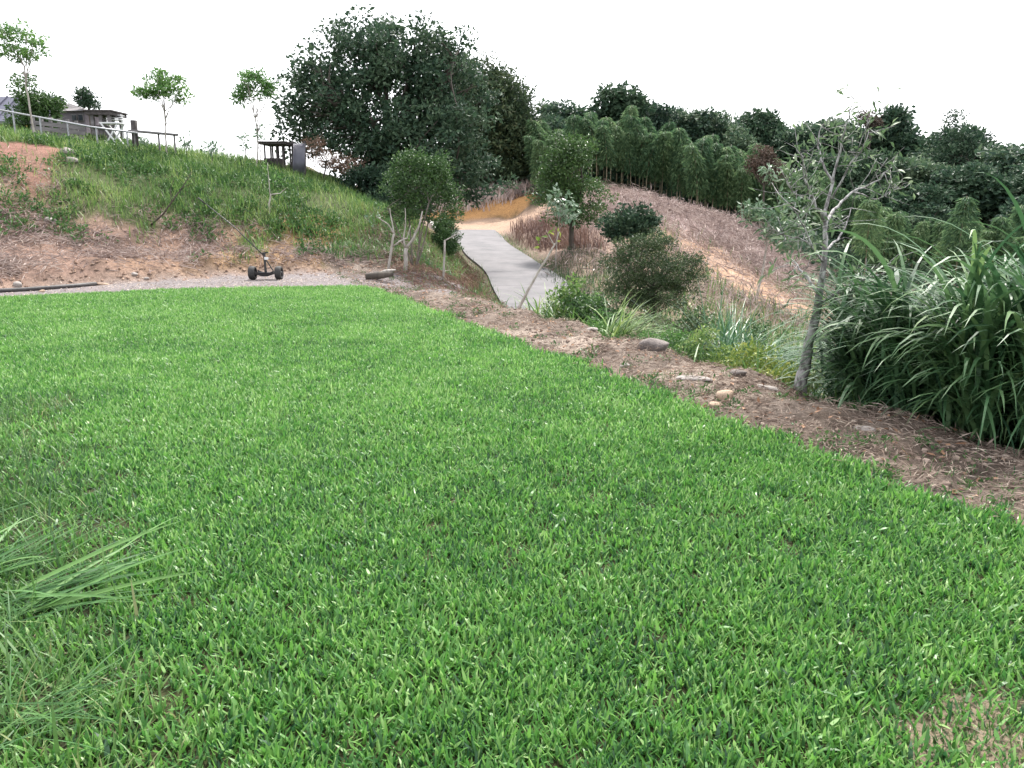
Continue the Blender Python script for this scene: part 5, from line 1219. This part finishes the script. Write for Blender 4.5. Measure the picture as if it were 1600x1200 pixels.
mb = MB(); mb.bar(pa - l0, pb - l0, .3, .05); link('plank', mb.mesh('plank', M['woodgrey']), pl_)
for f in (.12, .6, .92):
    q = pa + (pb - pa) * f; mb = MB(); mb.bar((q[0] - l0[0], q[1] - l0[1], hz(q[0], q[1]) - l0[2] - .1), q - l0 - np.array([0, 0, .025]), .04); link('leg', mb.mesh('leg', M['woodgrey']), pl_)
# white garden table with cross legs and a white framed canopy
Yw = 26.4
tb_ = thing('garden_table', stand(180, Yw), 'small white garden table with crossed legs beside the shelter', 'table'); t0_ = np.array(tb_.location); zt = at(180, 193, Yw)[2] - t0_[2]
mb = MB(); mb.box((0, 0, zt), (.62, .5, .04)); link('tabletop', mb.mesh('tabletop', M['white']), tb_)
for s_ in (-1, 1):
    mb = MB(); mb.bar((-.25, s_ * .2, 0), (.25, s_ * .2, zt - .02), .04); link('leg', mb.mesh('leg', M['white']), tb_); mb = MB(); mb.bar((.25, s_ * .244, 0), (-.25, s_ * .244, zt - .02), .04); link('leg', mb.mesh('leg', M['white']), tb_)
cn = thing('garden_rack', stand(184, 27.4), 'white slatted frame with a flat top to the right of the shelter', 'frame'); c0 = np.array(cn.location); zt = at(184, 178, 27.2)[2] - c0[2]
for s_ in (-.22, .22):
    mb = MB(); mb.bar((s_, 0, -.1), (s_, 0, zt), .045); link('post', mb.mesh('post', M['white']), cn)
for i in range(3):
    mb = MB(); mb.box((0, 0, zt - .03 - i * .07), (.5, .3, .025)); link('slat', mb.mesh('slat', M['white']), cn)

# ------------------------------------------------------------------ long cut leaves in the near left corner
CL = [long_leaf(L_, W_, 1.15, a_, tw_, t_, 10, M['cut']) for L_, W_, a_, tw_, t_ in ((.6, .017, .30, .5, .7), (.5, .008, .45, -.7, .45), (.42, .010, .3, .9, .2), (.55, .007, .2, .4, .3), (.36, .012, .5, -.5, .5))]
def sprawl(u, v, label, n, az0, spread, seed, sc=1.0, up=.0):
    rs = np.random.RandomState(seed); b = hit(u, v); t = thing('long_grass', b, label, 'grass tuft', 'long cut grass in the corner of the lawn')
    for i in range(n):
        o = link('leaf', CL[0 if i % 9 == 0 and sc > .9 else 1 + rs.randint(4)], t); s_ = sc * rs.uniform(.6, 1.15); r = rs.uniform(0, .16)
        a = az0 + rs.normal() * spread; o.location = (rs.normal() * .09, rs.normal() * .09, .015 + rs.rand() * .03)
        o.rotation_euler = (rs.normal() * .25, rs.uniform(.05, .36) - up, a); o.scale = (s_, s_, s_)
    return t
sprawl(30, 955, 'long pale green cut leaves sprawling onto the lawn in a fan, the biggest tuft', 58, .62, .36, 1, 1.15)
sprawl(-30, 905, 'long grass leaves crossing behind the biggest sprawling tuft', 44, .75, .6, 2, 1.0, .1)
sprawl(20, 1145, 'tuft of long leaves lying in the bottom corner of the lawn', 60, .3, .8, 3, .72)
sprawl(25, 1015, 'short upright leaning leaves between the two larger sprawling tufts', 26, .1, 1.3, 4, .5, .3)
sprawl(-20, 815, 'single long leaves reaching over the bare gap at the lawn edge', 9, .7, .25, 5, .8)
for i, (u, v, az, s_, lab) in enumerate(((235, 1112, .6, .42, 'lone narrow leaf lying on the turf near the bottom corner'), (70, 660, .5, .6, 'lone long leaf lying at the rough left edge of the lawn'))):
    p = hit(u, v); o = link('cut_leaf', CL[3 + i % 2], None); o.location = (p[0], p[1], p[2] + .03); o.rotation_euler = (0, .25, az); o.scale = (s_,) * 3; tag(o, lab, 'leaf')
